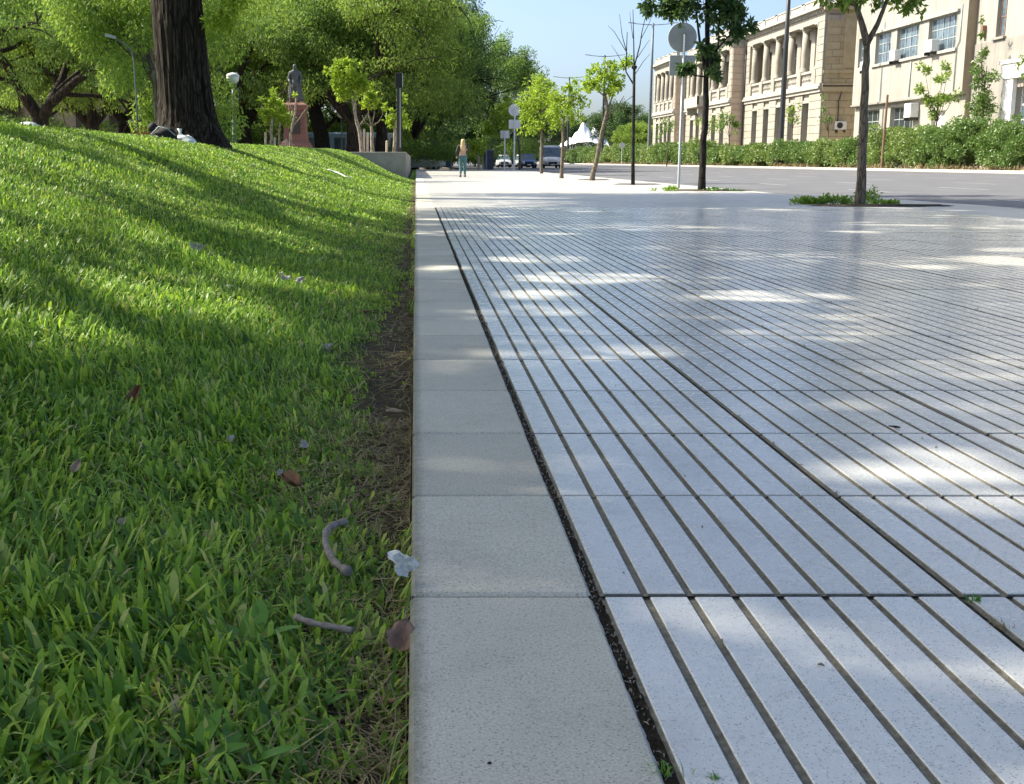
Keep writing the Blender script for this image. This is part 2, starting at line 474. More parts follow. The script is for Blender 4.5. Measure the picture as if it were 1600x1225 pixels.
def tile_mesh(name, chamfer):
    mb = MB(); w = .606; p = (w-.004)/8; g = .0125
    mb.add([(.002,.002,-.0065),(w-.002,.002,-.0065),(w-.002,.598,-.0065),(.002,.598,-.0065)], [(0,1,2,3)], 1)
    for k in range(8):
        x0, x1, y0, y1 = .002+k*p+g/2, .002+(k+1)*p-g/2, .001, .599
        c = .0018
        if chamfer:
            r = [[(x0,y0,-.0065),(x1,y0,-.0065),(x1,y1,-.0065),(x0,y1,-.0065)], [(x0,y0,-c),(x1,y0,-c),(x1,y1,-c),(x0,y1,-c)],
                 [(x0+c,y0+c,0),(x1-c,y0+c,0),(x1-c,y1-c,0),(x0+c,y1-c,0)]]
            v = r[0]+r[1]+r[2]
            mb.add(v, [(0,1,5,4),(2,3,7,6),(1,2,6,5),(3,0,4,7)], 1)
            mb.add(v[4:], [(0,1,5,4),(1,2,6,5),(2,3,7,6),(3,0,4,7),(4,5,6,7)], 0)
        else:
            v = [(x0,y0,-.0065),(x1,y0,-.0065),(x1,y1,-.0065),(x0,y1,-.0065),(x0,y0,0),(x1,y0,0),(x1,y1,0),(x0,y1,0)]
            mb.add(v, [(0,1,5,4),(1,2,6,5),(2,3,7,6),(3,0,4,7)], 1)
            mb.add(v[4:], [(0,1,2,3)], 0)
    return mb
tA = tile_mesh('t', True).mesh('ribbed_tile', [M['tile'], M['groove']])
tBm = tile_mesh('t', False)
tB = tBm.mesh('ribbed_tile_plain', [M['tile'], M['groove']])
spots = []
tr = random.Random(11)
for r in range(-3, 28):
    for c in range(12):
        x, y = TX0 + c*TP, JY0 + r*TPY - (.037 if r < 0 else 0)
        seen = (x < .50*(y+.6)+.35)
        # neighbours sit a hair unevenly, as laid
        wid = .016 if r == 0 else .011
        spots.append((0 if seen else 1, math.hypot(x, y), x-.007, y+wid*.5, tr.uniform(-.0006,.0003), tr.uniform(-.0006,.0006), tr.uniform(-.0012,.0012), r))
spots.sort()
rest = MB()
for i, (s_, d_, x, y, z, rx, ry, r_) in enumerate(spots):
    if i < 300:
        link('tile', tA if d_ < 7 else tB, pav, (x, y, z), (rx, ry, 0), (1, 1.015 if r_ != -1 else 1.075, 1))
    else:
        rest.add([(vx+x, vy*1.018+y, vz+z) for vx, vy, vz in tBm.v], [], 0)
        b = len(rest.v) - len(tBm.v)
        rest.f += [tuple(b+q for q in f) for f in tBm.f]; rest.m += tBm.m
tag(rest.build('far_tiles', [M['tile'], M['groove']], pav), kind='stuff')
# plain concrete slabs beyond and along the road edge
sm = MB(); sm.bbox(0, 1.215, 0, 1.215, -.05, 0, .004); slab_me = sm.mesh('slab', M['slab'])
sm = MB(); sm.bbox(0, 1.5, 0, 1.215, -.05, 0, .004); strip_me = sm.mesh('slab_strip', M['slab'])
sm = MB(); sm.bbox(0, 1.215, 0, 7.9, -.05, 0, .004); long_me = sm.mesh('slab_far', M['slab'])
nslab = 0
for r in range(0, 70):
    y = TEND + .012 + r*1.222
    if y > 102: break
    for c in range(7):
        x = TX0 - .02 + c*1.222
        if x + 1.2 > edge_x(y) - .10 and x+1.2 > edge_x(y+1.2)-.10: continue
        if r < 42: link('slab', slab_me, pav, (x, y, tr.uniform(-.0015,.001)), (0, 0, 0))
        elif (r-42) % 6.5 < 1 and y < 96: pass
for r in range(-5, 15):
    y = TEND - (r+1)*1.222
    if y < -1.5: continue
    link('slab', strip_me, pav, (TXE+.012, y, tr.uniform(-.0015,.001)))
# everything between the slabs and the kerb line, and the far end, is one poured sheet
mb = MB()
ey2 = [-6, 0, 8, 15] + [19 + i for i in range(11)] + [40, 60, 80, 103]
for y in ey2: mb.v += [(TXE+.01 if y <= 19 else TX0-.02, y, -.004), (edge_x(y)-.15, y, -.004)]
for i in range(len(ey2)-1):
    mb.f.append((2*i, 2*i+1, 2*i+3, 2*i+2)); mb.m.append(0)
mb.build('concrete_sheet', M['slab'], pav)
mb = MB()
yy = TEND + .012 + 42*1.222
mb.add([(TX0-.02, yy, .001),(edge_x(60)-.15, yy, .001),(edge_x(60)-.15,103,.001),(TX0-.02,103,.001)], [(0,1,2,3)])
mb.build('concrete_sheet', M['slab'], pav)
# kerb stones at the road edge
yy = -4.0
while yy < 102:
    L = 1.2 if yy < 45 else 2.4
    x0, x1 = edge_x(yy), edge_x(yy+L)
    mb = MB(); g = .004
    ring = lambda x, y: [(x-.145, y, -.2), (x+.004, y, -.2), (x+.004, y, -.012), (x-.012, y, .003), (x-.145, y, .003)]
    mb.loft([ring(x0, yy+g), ring(x1, yy+L-g)])
    mb.build('kerb_stone', M['far_kerb'], pav); yy += L
# raised edging between the lawn and the pavement
edging = tag(empty('stone_edging', (0, 0, 0)), 'straight row of pale grey concrete kerb blocks between grass and tiles', 'kerb')
km = MB(); km.bbox(0, KX1-KX0, 0, .612, -.22, 0, .007); k_me = km.mesh('kerb_block', M['kerb'])
km = MB(); km.bbox(0, KX1-KX0, 0, 6.19, -.22, 0, .007); kl_me = km.mesh('kerb_run', M['kerb'])
for r in range(-4, 60):
    link('kerb_block', k_me, edging, (KX0+tr.uniform(-.0018,.0018), JY0 + r*TPY + .004 - (.037 if r < 0 else 0), tr.uniform(-.0012,.0012)), (0, tr.uniform(-.003,.003), tr.uniform(-.002,.002)), (1, 1.06 if r == -1 else 1, 1))
for r in range(0, 11):
    link('kerb_block', kl_me, edging, (KX0, JY0 + 60*TPY + r*6.2 + .004, 0))
mb = MB(); mb.box(KX0+.003, KX1-.003, -.5, 105, -.2, -.005); mb.build('joint_mortar', M['mortar'], edging)
# small chip knocked out of the nearest block, with its crack
mb = MB(); c0 = gp(764, 1192, .0012)
mb.add([(c0.x+dx_, c0.y+dy_, .0008) for dx_, dy_ in ((-.003,-.001),(.001,-.003),(.004,0),(.002,.005),(-.001,.003))], [(0,1,2,3,4)]); mb.build('pock_mark', M['joint_soil'], edging)

# ---- lawn terrain
WALL_Y = 51.0
def Hn(x, y):
    x = np.asarray(x, float); y = np.asarray(y, float)
    w_ = np.clip((y-30)/20, 0, 1); w_ = 4.75 - 1.75*w_*w_*(3-2*w_)
    s = np.clip((-x - .10) / w_, 0, 1)
    p = .36*s + .64*(s*s*(3-2*s))
    z = -.062 + 1.19*p
    z = z + .022*vnoise(x*1.1+3, y*.9)*np.clip(s*6, 0, 1) + .008*vnoise(x*6, y*6, 4)*np.clip(s*25, .15, 1)
    return z
def H(x, y): return float(Hn(x, y))
def gt(px, py, lift=0.0):
    """where a line of sight meets the lawn"""
    d = ray(px, py)
    t = .2/d.y if d.y else .1
    p = None
    for i in range(6000):
        t += .01/FPX*1.0 if d.y*t < 6 else .03/FPX
        q = Vector((d.x*t, d.y*t, CAM_H+d.z*t))
        if q.x > KX0 - .005: qz = 0.0
        else: qz = H(q.x, q.y)
        if q.z <= qz: return Vector((q.x, q.y, qz+lift))
        if q.y > 60: break
    return q
gx = np.concatenate([-.011 - np.array([0,.03,.07,.12,.18,.26,.36,.5,.65,.8,1.0]), -np.arange(1.2, 7, .22), -np.arange(7, 20, 1.3), -np.array([22,26,32,45,70])])
gy = np.concatenate([np.arange(-14,-1,1.5), np.arange(0, 9, .12), np.arange(9, 20, .3), np.arange(20, WALL_Y-.1, .8), [WALL_Y-.02]])
GX, GY = np.meshgrid(gx, gy)
GZ = Hn(GX, GY)
nxx, nyy = len(gx), len(gy)
idx = np.arange(nxx*nyy).reshape(nyy, nxx)
quads = np.stack([idx[:-1,1:], idx[:-1,:-1], idx[1:,:-1], idx[1:,1:]], -1).reshape(-1, 4)
# turf: soil where it is bare along the kerb, green thatch elsewhere
m, t, p, o = nodes('turf_ground')
co = coords(t, 'World')
n1 = N(t, 'ShaderNodeTexNoise', Scale=38, Detail=6, Roughness=.7); t.links.new(co, n1.inputs['Vector'])
n0 = N(t, 'ShaderNodeTexNoise', Scale=2.5, Detail=4, Roughness=.6); t.links.new(co, n0.inputs['Vector'])
soil = ramp(t, n1.outputs[0], [(.3, (.035,.028,.02)), (.7, (.11,.088,.062))])
turf = ramp(t, n1.outputs[0], [(.3, (.03,.055,.012)), (.55, (.06,.11,.02)), (.75, (.12,.13,.05))])
sx = N(t, 'ShaderNodeSeparateXYZ'); t.links.new(co, sx.inputs[0])
ax = N(t, 'ShaderNodeMath', operation='ADD'); t.links.new(sx.outputs[0], ax.inputs[0])
am = N(t, 'ShaderNodeMath', operation='MULTIPLY_ADD'); t.links.new(n0.outputs[0], am.inputs[0]); am.inputs[1].default_value = .5; am.inputs[2].default_value = -.25
t.links.new(am.outputs[0], ax.inputs[1])
mr = N(t, 'ShaderNodeMapRange'); t.links.new(ax.outputs[0], mr.inputs[0])
mr.inputs[1].default_value = -.42; mr.inputs[2].default_value = -.18
cc = mixc(t, mr.outputs[0], turf.outputs[0], soil.outputs[0])
t.links.new(cc, p.inputs['Base Color']); p.inputs['Roughness'].default_value = .95; p.inputs['Specular IOR Level'].default_value = .1
bump(t, p, n1.outputs[0], .8, .02)
M['turf'] = m
lawn_me = np_mesh('lawn', np.stack([GX, GY, GZ], -1).reshape(-1, 3), [quads], [M['turf']], True)
tag(link('lawn', lawn_me), kind='structure')
# level park ground behind the wall, and a verge right of it
mb = MB(); mb.add([(-140, WALL_Y+.2, .98),(-.46, WALL_Y+.2, .98),(-.46,100,.98),(-140,100,.98)], [(0,1,2,3)])
mb.add([(-140,100,.98),(-.46,100,.98),(-.46,100,-.4),(-140,100,-.4)], [(0,1,2,3)])
tag(mb.build('park_ground', M['plaza']), kind='structure')
mb = MB(); mb.add([(-140,-14,1.05),(-69,-14,1.05),(-69,WALL_Y+.2,1.05),(-140,WALL_Y+.2,1.05)], [(0,1,2,3)])
tag(mb.build('park_lawn', M['turf']), kind='structure')
mb = MB(); mb.add([(-.26,WALL_Y-.1,-.05),(KX0-.001,WALL_Y-.1,-.05),(KX0-.001,103.6,-.05),(-.26,103.6,-.05)], [(0,1,2,3)])
tag(mb.build('verge', M['turf']), kind='structure')

# ---- grass blades
def blades(x, y, w, h, lean_sd, rg, seg, way=None):
    n = len(x)
    z = Hn(x, y) - .004
    ang = 2.5*vnoise(x*2.3, y*2.3, 51) + rg.normal(0, 1.25, n) + 2.2    # neighbours lean alike
    if way is not None: ang = way + rg.normal(0, .55, n)
    fx, fy = np.cos(ang), np.sin(ang)               # way the blade bends
    sxx, sy = -fy, fx                               # across the blade
    lean = np.abs(rg.normal(0, lean_sd, n)) + .12
    curl = rg.uniform(.1, .9, n)
    rows = []
    ts = [0, .4, .84, 1.0] if seg == 3 else [0, .55, 1.0]
    ws = [.7, 1.0, .82, .0] if seg == 3 else [.8, 1.0, .0]
    for tt, ww in zip(ts, ws):
        bend = lean*(tt + curl*tt*tt)
        bend = np.minimum(bend, 1.45)
        d = h*tt*np.sin(bend)*.95
        up = h*tt*np.cos(bend*.85)
        cx, cy, cz = x+fx*d, y+fy*d, z+up
        if ww > 0:
            tw = rg.normal(0, .25, n)*tt
            rows.append(np.stack([cx-sxx*w*ww/2, cy-sy*w*ww/2, cz-tw*w*ww/2], -1))
            rows.append(np.stack([cx+sxx*w*ww/2, cy+sy*w*ww/2, cz+tw*w*ww/2], -1))
        else:
            rows.append(np.stack([cx, cy, cz], -1))
    V = np.stack(rows, 1)                            # n, k, 3
    return V
def bare(x, y):
    """0..1: how bare the soil is near the kerb"""
    edge = .035 + .075*vnoise(y*1.1, y*0+5.5, 2) + .17*np.clip(1-np.abs(y-4.8)/2.3, 0, 1) + .06*vnoise(x*9, y*7, 9)
    return np.clip(1 - (-x - edge)/.14, 0, 1)
Vq, Fq, Ft, base = [], [], [], 0
zones = [  # y0, y1, density, width, height, seg, pad
    (1.0, 2.2, 9500, .0088, .066, 3, .25), (2.2, 3.6, 7600, .0080, .058, 3, .3), (3.6, 5.5, 5600, .0078, .054, 3, .4),
    (5.5, 8.5, 3300, .0078, .052, 3, .6), (8.5, 13, 1800, .0100, .050, 2, 1.0), (13, 20, 900, .0150, .052, 2, 1.5),
    (20, 32, 420, .023, .056, 2, 2.0), (32, WALL_Y-.1, 240, .034, .055, 2, 2.5)]
for (y0, y1, dens, w, h, seg, pad) in zones:
    xl = min(.345*y1 + pad, 7.5)
    n = int(dens*xl*(y1-y0))
    x = -rng.uniform(.012, xl, n); y = rng.uniform(y0, y1, n)
    keep = (-x < .345*y + pad)
    b = bare(x, y)
    keep &= rng.uniform(0, 1, n) > b*.96
    x, y, b = x[keep], y[keep], b[keep]
    patch = .5+.5*vnoise(x*1.7, y*1.7, 21)
    fine = .5+.5*vnoise(x*8, y*8, 22)
    hh = h*(.55+.5*patch+.35*fine)*rng.uniform(.55, 1.25, len(x))*(1-.45*b)*(.58+.42*np.clip((-x-.02)/.42, 0, 1))
    ww = w*rng.uniform(.35, 1.0, len(x))**1.0*(1+.7*(rng.uniform(0,1,len(x)) > .82))*1.25
    ww = ww*np.where(rng.uniform(0,1,len(x)) < .38, .42, 1.0)*(.75+.5*fine)
    V = blades(x, y, ww, hh, .78, rng, seg)
    k = V.shape[1]; m_ = len(V)
    ii = base + np.arange(m_)[:,None]*k
    Vq.append(V.reshape(-1, 3))
    if seg == 3:
        Fq += [ii+np.array([[0,1,3,2]]), ii+np.array([[2,3,5,4]])]; Ft.append(ii+np.array([[4,5,6]]))
    else:
        Fq.append(ii+np.array([[0,1,3,2]])); Ft.append(ii+np.array([[2,3,4]]))
    base += m_*k
# blades along the edge that lean out over the kerb
n = 900
y = 1.05 + 17*rng.uniform(0, 1, n)**1.6; x = -rng.uniform(.012, .05, n)
keep = (vnoise(y*2.2, y*0, 61) + .5*vnoise(y*9, y*0, 62) > -.05) & ((y < 3.3) | (y > 6.2)); x, y = x[keep], y[keep]; n = len(x)
V = blades(x, y, (.0045+.0004*y)*rng.uniform(.6,1.3,n), .072*rng.uniform(.5,1.25,n), .5, rng, 3, 0.0)
ii = base + np.arange(n)[:,None]*7
Vq.append(V.reshape(-1,3)); Fq += [ii+np.array([[0,1,3,2]]), ii+np.array([[2,3,5,4]])]; Ft.append(ii+np.array([[4,5,6]])); base += n*7
Vall = np.concatenate(Vq)
grass_me = np_mesh('grass', Vall, [np.concatenate(Fq), np.concatenate(Ft)], [M['grass']])
tag(link('grass', grass_me), 'short bright green lawn grass covering the bank', 'grass', kind='stuff')
print('grass blades', base//6)
# grass on the verge right of the wall
n = 2600
x = rng.uniform(-.25, -.015, n); y = rng.uniform(WALL_Y, 100, n)
V = blades(x, y, .03*rng.uniform(.6,1.2,n), .07*rng.uniform(.6,1.2,n), .5, rng, 2); V[:,:,2] += -.05 - Hn(x, y)[:,None]
ii = np.arange(n)[:,None]*5
tag(link('verge_grass', np_mesh('verge_grass', V.reshape(-1,3), [ii+np.array([[0,1,3,2]]), ii+np.array([[2,3,4]])], [M['grass']])), 'strip of green grass beside the far pavement', 'grass', kind='stuff')
# dry stalks and clippings
def strands(n, x, y, L, r, rg, lift):
    z = Hn(x, y) + lift
    ang = rg.uniform(0, 2*np.pi, n); bend = rg.normal(0, 1.0, n); el = rg.normal(.1, .25, n)
    rows = []
    px_, py_, pz_ = x.copy(), y.copy(), z.copy(); a = ang.copy()
    for k in range(4):
        ox, oy = -np.sin(a), np.cos(a)
        wv = r*(1-.2*k)
        rows.append(np.stack([px_-ox*wv, py_-oy*wv, pz_], -1)); rows.append(np.stack([px_+ox*wv, py_+oy*wv, pz_+wv*.5], -1))
        px_ = px_+np.cos(a)*L/3; py_ = py_+np.sin(a)*L/3; pz_ = np.maximum(pz_+np.sin(el)*L/3, Hn(px_, py_)+.002)
        px_ = np.minimum(px_, KX0-.004); a = a+bend*.35
    return np.stack(rows, 1)
SV = []
for n, xr, yr, L, r in ((5200, (.012,.40), (1.1,3.6), .055, .0011), (1500, (.012,.5), (3.4,7), .06, .0014), (1100, (.2,1.6), (1.2,5), .06, .0009), (900, (.012,.7), (7,14), .08, .003)):
    x = -(xr[0]+(xr[1]-xr[0])*rng.uniform(0,1,n)**1.5); y = rng.uniform(*yr, n)
    SV.append(strands(n, x, y, L*rng.uniform(.5,1.6,n), r*rng.uniform(.7,1.4,n), rng, rng.uniform(.001,.022,n)))
V = np.concatenate(SV); ii = np.arange(len(V))[:,None]*8
st_me = np_mesh('dry_clippings', V.reshape(-1,3), [ii+np.array([[0,1,3,2]]), ii+np.array([[2,3,5,4]]), ii+np.array([[4,5,7,6]])], [M['straw']])
tag(link('dry_clippings', st_me), 'tan dry grass stalks lying along the kerb', 'dry grass', kind='stuff')

# ---- far side of the road: kerb, planted strip, hedge
FARX = 31.2
zf = road_z(FARX)
mb = MB(); mb.bbox(FARX, FARX+.3, -40, 420, zf-.3, zf+.16, .02)
far = tag(mb.build('far_kerb', M['far_kerb']), kind='structure')
mb = MB(); mb.add([(FARX+.3,-40,zf+.12),(FARX+5.5,-40,zf+.14),(FARX+5.5,420,zf+.14),(FARX+.3,420,zf+.12)], [(0,1,2,3)])
tag(mb.build('planting_bed', M['soil']), kind='structure')
mb = MB(); mb.add([(FARX+5.5,-40,zf+.13),(90,-40,zf+.13),(90,420,zf+.13),(FARX+5.5,420,zf+.13)], [(0,1,2,3)])
tag(mb.build('far_pavement', M['far_kerb']), kind='structure')

def leaf_geo(pos, ll, lw, rg, droop=.6, out=None, outw=0.0):
    n = len(pos)
    a = rg.normal(0, 1, (n,3)); a[:,2] -= droop
    if out is not None: a += out*outw
    a /= np.linalg.norm(a, axis=1)[:,None]
    b = np.cross(a, rg.normal(0, 1, (n,3))); b /= np.linalg.norm(b, axis=1)[:,None]+1e-9
    s = rg.uniform(.65, 1.3, n)[:,None]
    nrm = np.cross(a, b)
    V = np.stack([pos, pos+a*ll*.45*s+b*lw*.5*s+nrm*ll*.06*s, pos+a*ll*s, pos+a*ll*.45*s-b*lw*.5*s+nrm*ll*.06*s], 1)
    return V
def leaf_mesh(name, centers, radii, n_per, ll, lw, mat, rg, droop=.6, shell=.35):
    centers = np.asarray(centers, float); radii = np.asarray(radii, float)
    if radii.ndim == 1: radii = np.repeat(radii[:,None], 3, 1)
    npc = np.asarray(n_per) if hasattr(n_per, '__len__') else np.full(len(centers), n_per)
    c = np.repeat(centers, npc, 0); r = np.repeat(radii, npc, 0)
    d = rg.normal(0, 1, c.shape); d /= np.linalg.norm(d, axis=1)[:,None]
    rad = rg.uniform(shell**3, 1, len(c))**(1/3)
    pos = c + d*r*rad[:,None]
    V = leaf_geo(pos, ll, lw, rg, droop, d, .7)
    ii = np.arange(len(V))[:,None]*4
    return np_mesh(name, V.reshape(-1,3), [ii+np.array([[0,1,2,3]])], [mat])

hedge = tag(empty('hedge', (FARX+2.2, 60, zf+.12)), 'long clipped green hedge along the far side of the road', 'hedge')
hr = np.random.default_rng(5)
yh = 52.0; k = 0
while yh < 262:
    Lh = hr.uniform(3.8, 8.5); hgt = hr.uniform(1.8, 2.75) if yh < 150 else hr.uniform(2.5, 3.0)
    if yh < 84: hgt = 2.65
    nc = int(84*Lh/9)
    cs = np.stack([hr.uniform(-1.6, 1.4, nc), hr.uniform(0, Lh, nc), np.abs(hr.uniform(.0, 1, nc))**.7*(hgt-.75)+.5], -1)
    edge = np.minimum(cs[:,1], Lh-cs[:,1])/Lh
    cs[:,2] *= (.50+.58*np.sqrt(np.clip(edge*2.4, 0, 1)))
    cs[:,0] *= (.75+.3*np.sqrt(np.clip(edge*2.4, 0, 1)))
    near = yh < 110
    big = .17 if near else .25
    me = leaf_mesh('hedge_foliage', cs, np.stack([hr.uniform(.45,.75,nc), hr.uniform(.6,1.0,nc), hr.uniform(.35,.6,nc)], -1), 420 if near else 190, big, big*.5, M['leaf_hedge_pale'] if hr.uniform() < .35 else M['leaf_hedge'], hr, .1, .6)
    link('foliage', me, hedge, (0, yh-60, -.05))
    yh += Lh*.96; k += 1
mb = MB()
for q in range(170):
    y = hr.uniform(-8, 200); x = hr.uniform(-.9, .9)
    mb.tube([(x,y,-.1),(x+hr.uniform(-.15,.15),y+hr.uniform(-.2,.2),.7),(x+hr.uniform(-.3,.3),y+hr.uniform(-.3,.3),1.3)], [.035,.028,.015], 5)
mb.build('stems', M['bark_grey'], hedge)
# straw-coloured grass at the hedge foot
n = 9000
x = FARX + .35 + np.abs(hr.normal(0, .45, n)); y = hr.uniform(50, 230, n)
keep = vnoise(x*.2, y*.22, 31) > -.25
x, y = x[keep], y[keep]; n = len(x)
V = blades(x, y, .05*hr.uniform(.5,1.2,n), .42*hr.uniform(.3,1.2,n), .5, hr, 2); V[:,:,2] += zf+.12-Hn(x, y)[:,None]
ii = np.arange(n)[:,None]*5
tag(link('dry_tussocks', np_mesh('dry_tussocks', V.reshape(-1,3), [ii+np.array([[0,1,3,2]]), ii+np.array([[2,3,4]])], [M['straw']])), 'straw coloured dry grass at the foot of the hedge', 'dry grass', kind='stuff')
# ================================================================== TREES
def grow(mb, rg, p, d, L, r, lvl, maxl, tips, up, spread, rs=.62):
    n = 4; pts = [p.copy()]; rad = [r]
    d = d.copy()
    for i in range(n):
        d = d + Vector(rg.normal(0, .13, 3)) + Vector((0, 0, up[min(lvl, len(up)-1)]/n))
        d.normalize()
        p = p + d*(L/n)
        pts.append(p.copy()); rad.append(r*(1-.42*(i+1)/n))
    mb.tube(pts, rad, max(4, 9-2*lvl), cap=False)
    if lvl >= 2: tips.append(tuple(pts[2]))
    if lvl >= maxl:
        tips.append(tuple(p)); return
    kids = [(p, 3 if lvl < 2 else 2), (pts[2], 1)]
    for q, c in kids:
        for j in range(c):
            ax = Vector(rg.normal(0, 1, 3)); ax = (ax - d*ax.dot(d)).normalized()
            a = math.radians(rg.uniform(spread*.6, spread*1.25))
            nd = (d*math.cos(a) + ax*math.sin(a)).normalized()
            grow(mb, rg, q, nd, L*rg.uniform(.6, .82), r*rs*rg.uniform(.8, 1.0) if q is p else r*.45, lvl+1, maxl, tips, up, spread, rs)

def tree_meshes(seed, H_, R_, trunk_h, r, clear, leaves, ll, lw, leaf, barkm, droop=.6, up=(.25,.1,-.1,-.35), spread=38, limbs=4, maxl=3, shell_n=90, fork=None, dens=1.0, flat=1.0, gaps=0.0, low=0.0, lean=(0,0)):
    rg = np.random.default_rng(seed)
    mb = MB(); tips = []
    pts = [Vector((0,0,-.5)), Vector((0,0,0)), Vector((lean[0]*.3+rg.normal(0,.05), lean[1]*.3+rg.normal(0,.05), trunk_h*.4)), Vector((lean[0]*.7, lean[1]*.7, trunk_h*.75)), Vector((lean[0], lean[1], trunk_h))]
    mb.tube(pts, [r*1.55, r*1.3, r*1.02, r*.95, r*.97], 14, cap=False)
    L0 = (H_-trunk_h)*.40
    a0 = rg.uniform(0, 6.28)
    for i in range(limbs):
        a = a0 + i*2*math.pi/limbs + rg.normal(0, .25)
        el = math.radians(rg.uniform(spread*.7, spread*1.2))
        d = Vector((math.cos(a)*math.sin(el), math.sin(a)*math.sin(el), math.cos(el)))
        grow(mb, rg, pts[-1] - Vector((0,0,r*.4)), d, L0*rg.uniform(.85,1.15), r*.68, 0, maxl, tips, up, spread)
    T = np.array(tips)
    cz = clear + (H_-clear)*.5; hz = (H_-clear)*.5
    # keep branch tips inside the crown's rough outline
    q = (T - [0,0,cz])/[R_, R_, hz*1.05]
    T = T[np.linalg.norm(q, axis=1) < 1.15]
    d = rg.normal(0, 1, (shell_n, 3)); d /= np.linalg.norm(d, axis=1)[:,None]
    d[:,2] = np.where(d[:,2] < -.75, -d[:,2], d[:,2])
    lump = 1 + .18*np.sin(d[:,0]*5+seed)*np.cos(d[:,1]*4+seed*2) + .10*np.sin(d[:,2]*7)
    S = np.array([0,0,cz]) + d*np.array([R_, R_, hz])*(rg.uniform(.62,.95,shell_n)*lump)[:,None]
    cs = np.concatenate([T, S])
    if low > 0:      # hanging skirts of foliage
        nl = int(shell_n*low)
        a = rg.uniform(0, 6.28, nl); rr = R_*rg.uniform(.55,1.0,nl)
        cs = np.concatenate([cs, np.stack([rr*np.cos(a), rr*np.sin(a), clear*rg.uniform(.72,1.1,nl)], -1)])
    if gaps > 0:
        cs = cs[rg.uniform(0,1,len(cs)) > gaps]
    cr = R_*rg.uniform(.09,.19,len(cs))
    rad = np.stack([cr, cr, cr*rg.uniform(.6,1.0,len(cs))*flat], -1)
    w = cr**2; npc = np.maximum(12, (leaves*w/w.sum())).astype(int)
    crown = leaf_mesh('crown', cs, rad, npc, ll, lw, leaf, rg, droop, .45)
    trunk = mb.mesh('trunk', barkm, True)
    return trunk, crown
def plant(name, label, cat, meshes, loc, rz=0, s=1.0, sz=None, group=None, leaf=None):
    o = tag(empty(name, loc, rz), label, cat, group)
    o.scale = (s, s, sz if sz else s)
    link('trunk', meshes[0], o)
    c = link('crown', meshes[1], o)
    if leaf:
        c.material_slots[0].link = 'OBJECT'; c.material_slots[0].material = leaf
    return o

LW1 = tree_meshes(101, 13, 6.2, 2.3, .40, 4.4, 56000, .22, .075, M['leaf_light'], M['bark'], droop=1.4, low=.35, up=(.2,.05,-.2,-.5))
LW2 = tree_meshes(102, 12, 6.0, 1.9, .42, 4.2, 56000, .22, .075, M['leaf_mid'], M['bark'], droop=1.4, low=.35, up=(.15,.05,-.2,-.5), spread=44)
LD1 = tree_meshes(103, 17, 6.6, 3.0, .30, 1.9, 75000, .26, .10, M['leaf_mid'], M['bark_black'], droop=.9, low=.6, shell_n=190)
LD2 = tree_meshes(113, 15.2, 6.6, 3.0, .32, 2.6, 60000, .28, .11, M['leaf_mid'], M['bark_black'], droop=.8, low=.3, shell_n=200)
LF1 = tree_meshes(104, 13, 5.6, 2.6, .30, 1.8, 26000, .42, .17, M['leaf_dark'], M['bark'], droop=.6, low=.4, shell_n=150)
LC1 = tree_meshes(105, 15.5, 6.8, 5.2, .50, 5.6, 44000, .24, .11, M['leaf_light'], M['bark_big'], droop=.7, shell_n=60, gaps=.22)
LC3 = tree_meshes(107, 14.5, 6.4, 5.0, .45, 5.2, 20000, .24, .11, M['leaf_light'], M['bark_big'], droop=.7, shell_n=20, gaps=.5)
LC2 = tree_meshes(106, 14.5, 6.4, 5.0, .45, 5.2, 40000, .24, .11, M['leaf_light'], M['bark_big'], droop=.7, shell_n=60, gaps=.14)

def on(px, Y, z=None):
    x = pt(px, 240, Y).x
    return (x, Y, (.98 if Y > WALL_Y else H(x, Y)) if z is None else z)
PT = 'trees of the park'
plant('park_tree', 'dark trunked park tree forking low at the far left of the lawn', 'tree', LW2, on(66, 62), .6, 1.0, group=PT, leaf=M['leaf_mid'])
plant('park_tree', 'slim dark park tree second from the left behind the lawn', 'tree', LW2, on(146, 72), 2.9, .95, group=PT, leaf=M['leaf_light'])
plant('park_tree', 'park tree with black trunk just left of the massive bark trunk', 'tree', LW1, on(196, 76), 4.1, .95, group=PT, leaf=M['leaf_mid'])
plant('park_tree', 'drooping yellow green park tree behind the round globe lamp', 'tree', LW1, on(385, 100), 1.2, 1.1, group=PT, leaf=M['leaf_light'])
plant('park_tree', 'straight black trunked tree behind the yellow green sapling', 'tree', LW1, on(551, 94), 3.3, 1.15, group=PT, leaf=M['leaf_light'])
plant('park_tree', 'leaning dark trunked tree left of the black post lamp', 'tree', LW1, on(597, 99), .2, 1.2, group=PT, leaf=M['leaf_light'])
plant('park_tree', 'tall dense green tree on a black trunk at the end of the pavement', 'tree', LD1, (-.1, 112, -.1), .8, .98, group=PT, leaf=M['leaf_mid'])
plant('park_tree', 'dense dark tree behind the pavement end, shading the stalls', 'tree', LD1, (1.6, 136, -.1), 2.6, 1.08, group=PT, leaf=M['leaf_dark'])
plant('park_tree', 'round crowned tree standing against the sky beyond the pavement', 'tree', LD2, (11.2, 158, -.1), 4.0, .88, 1.0, group=PT, leaf=M['leaf_mid'])
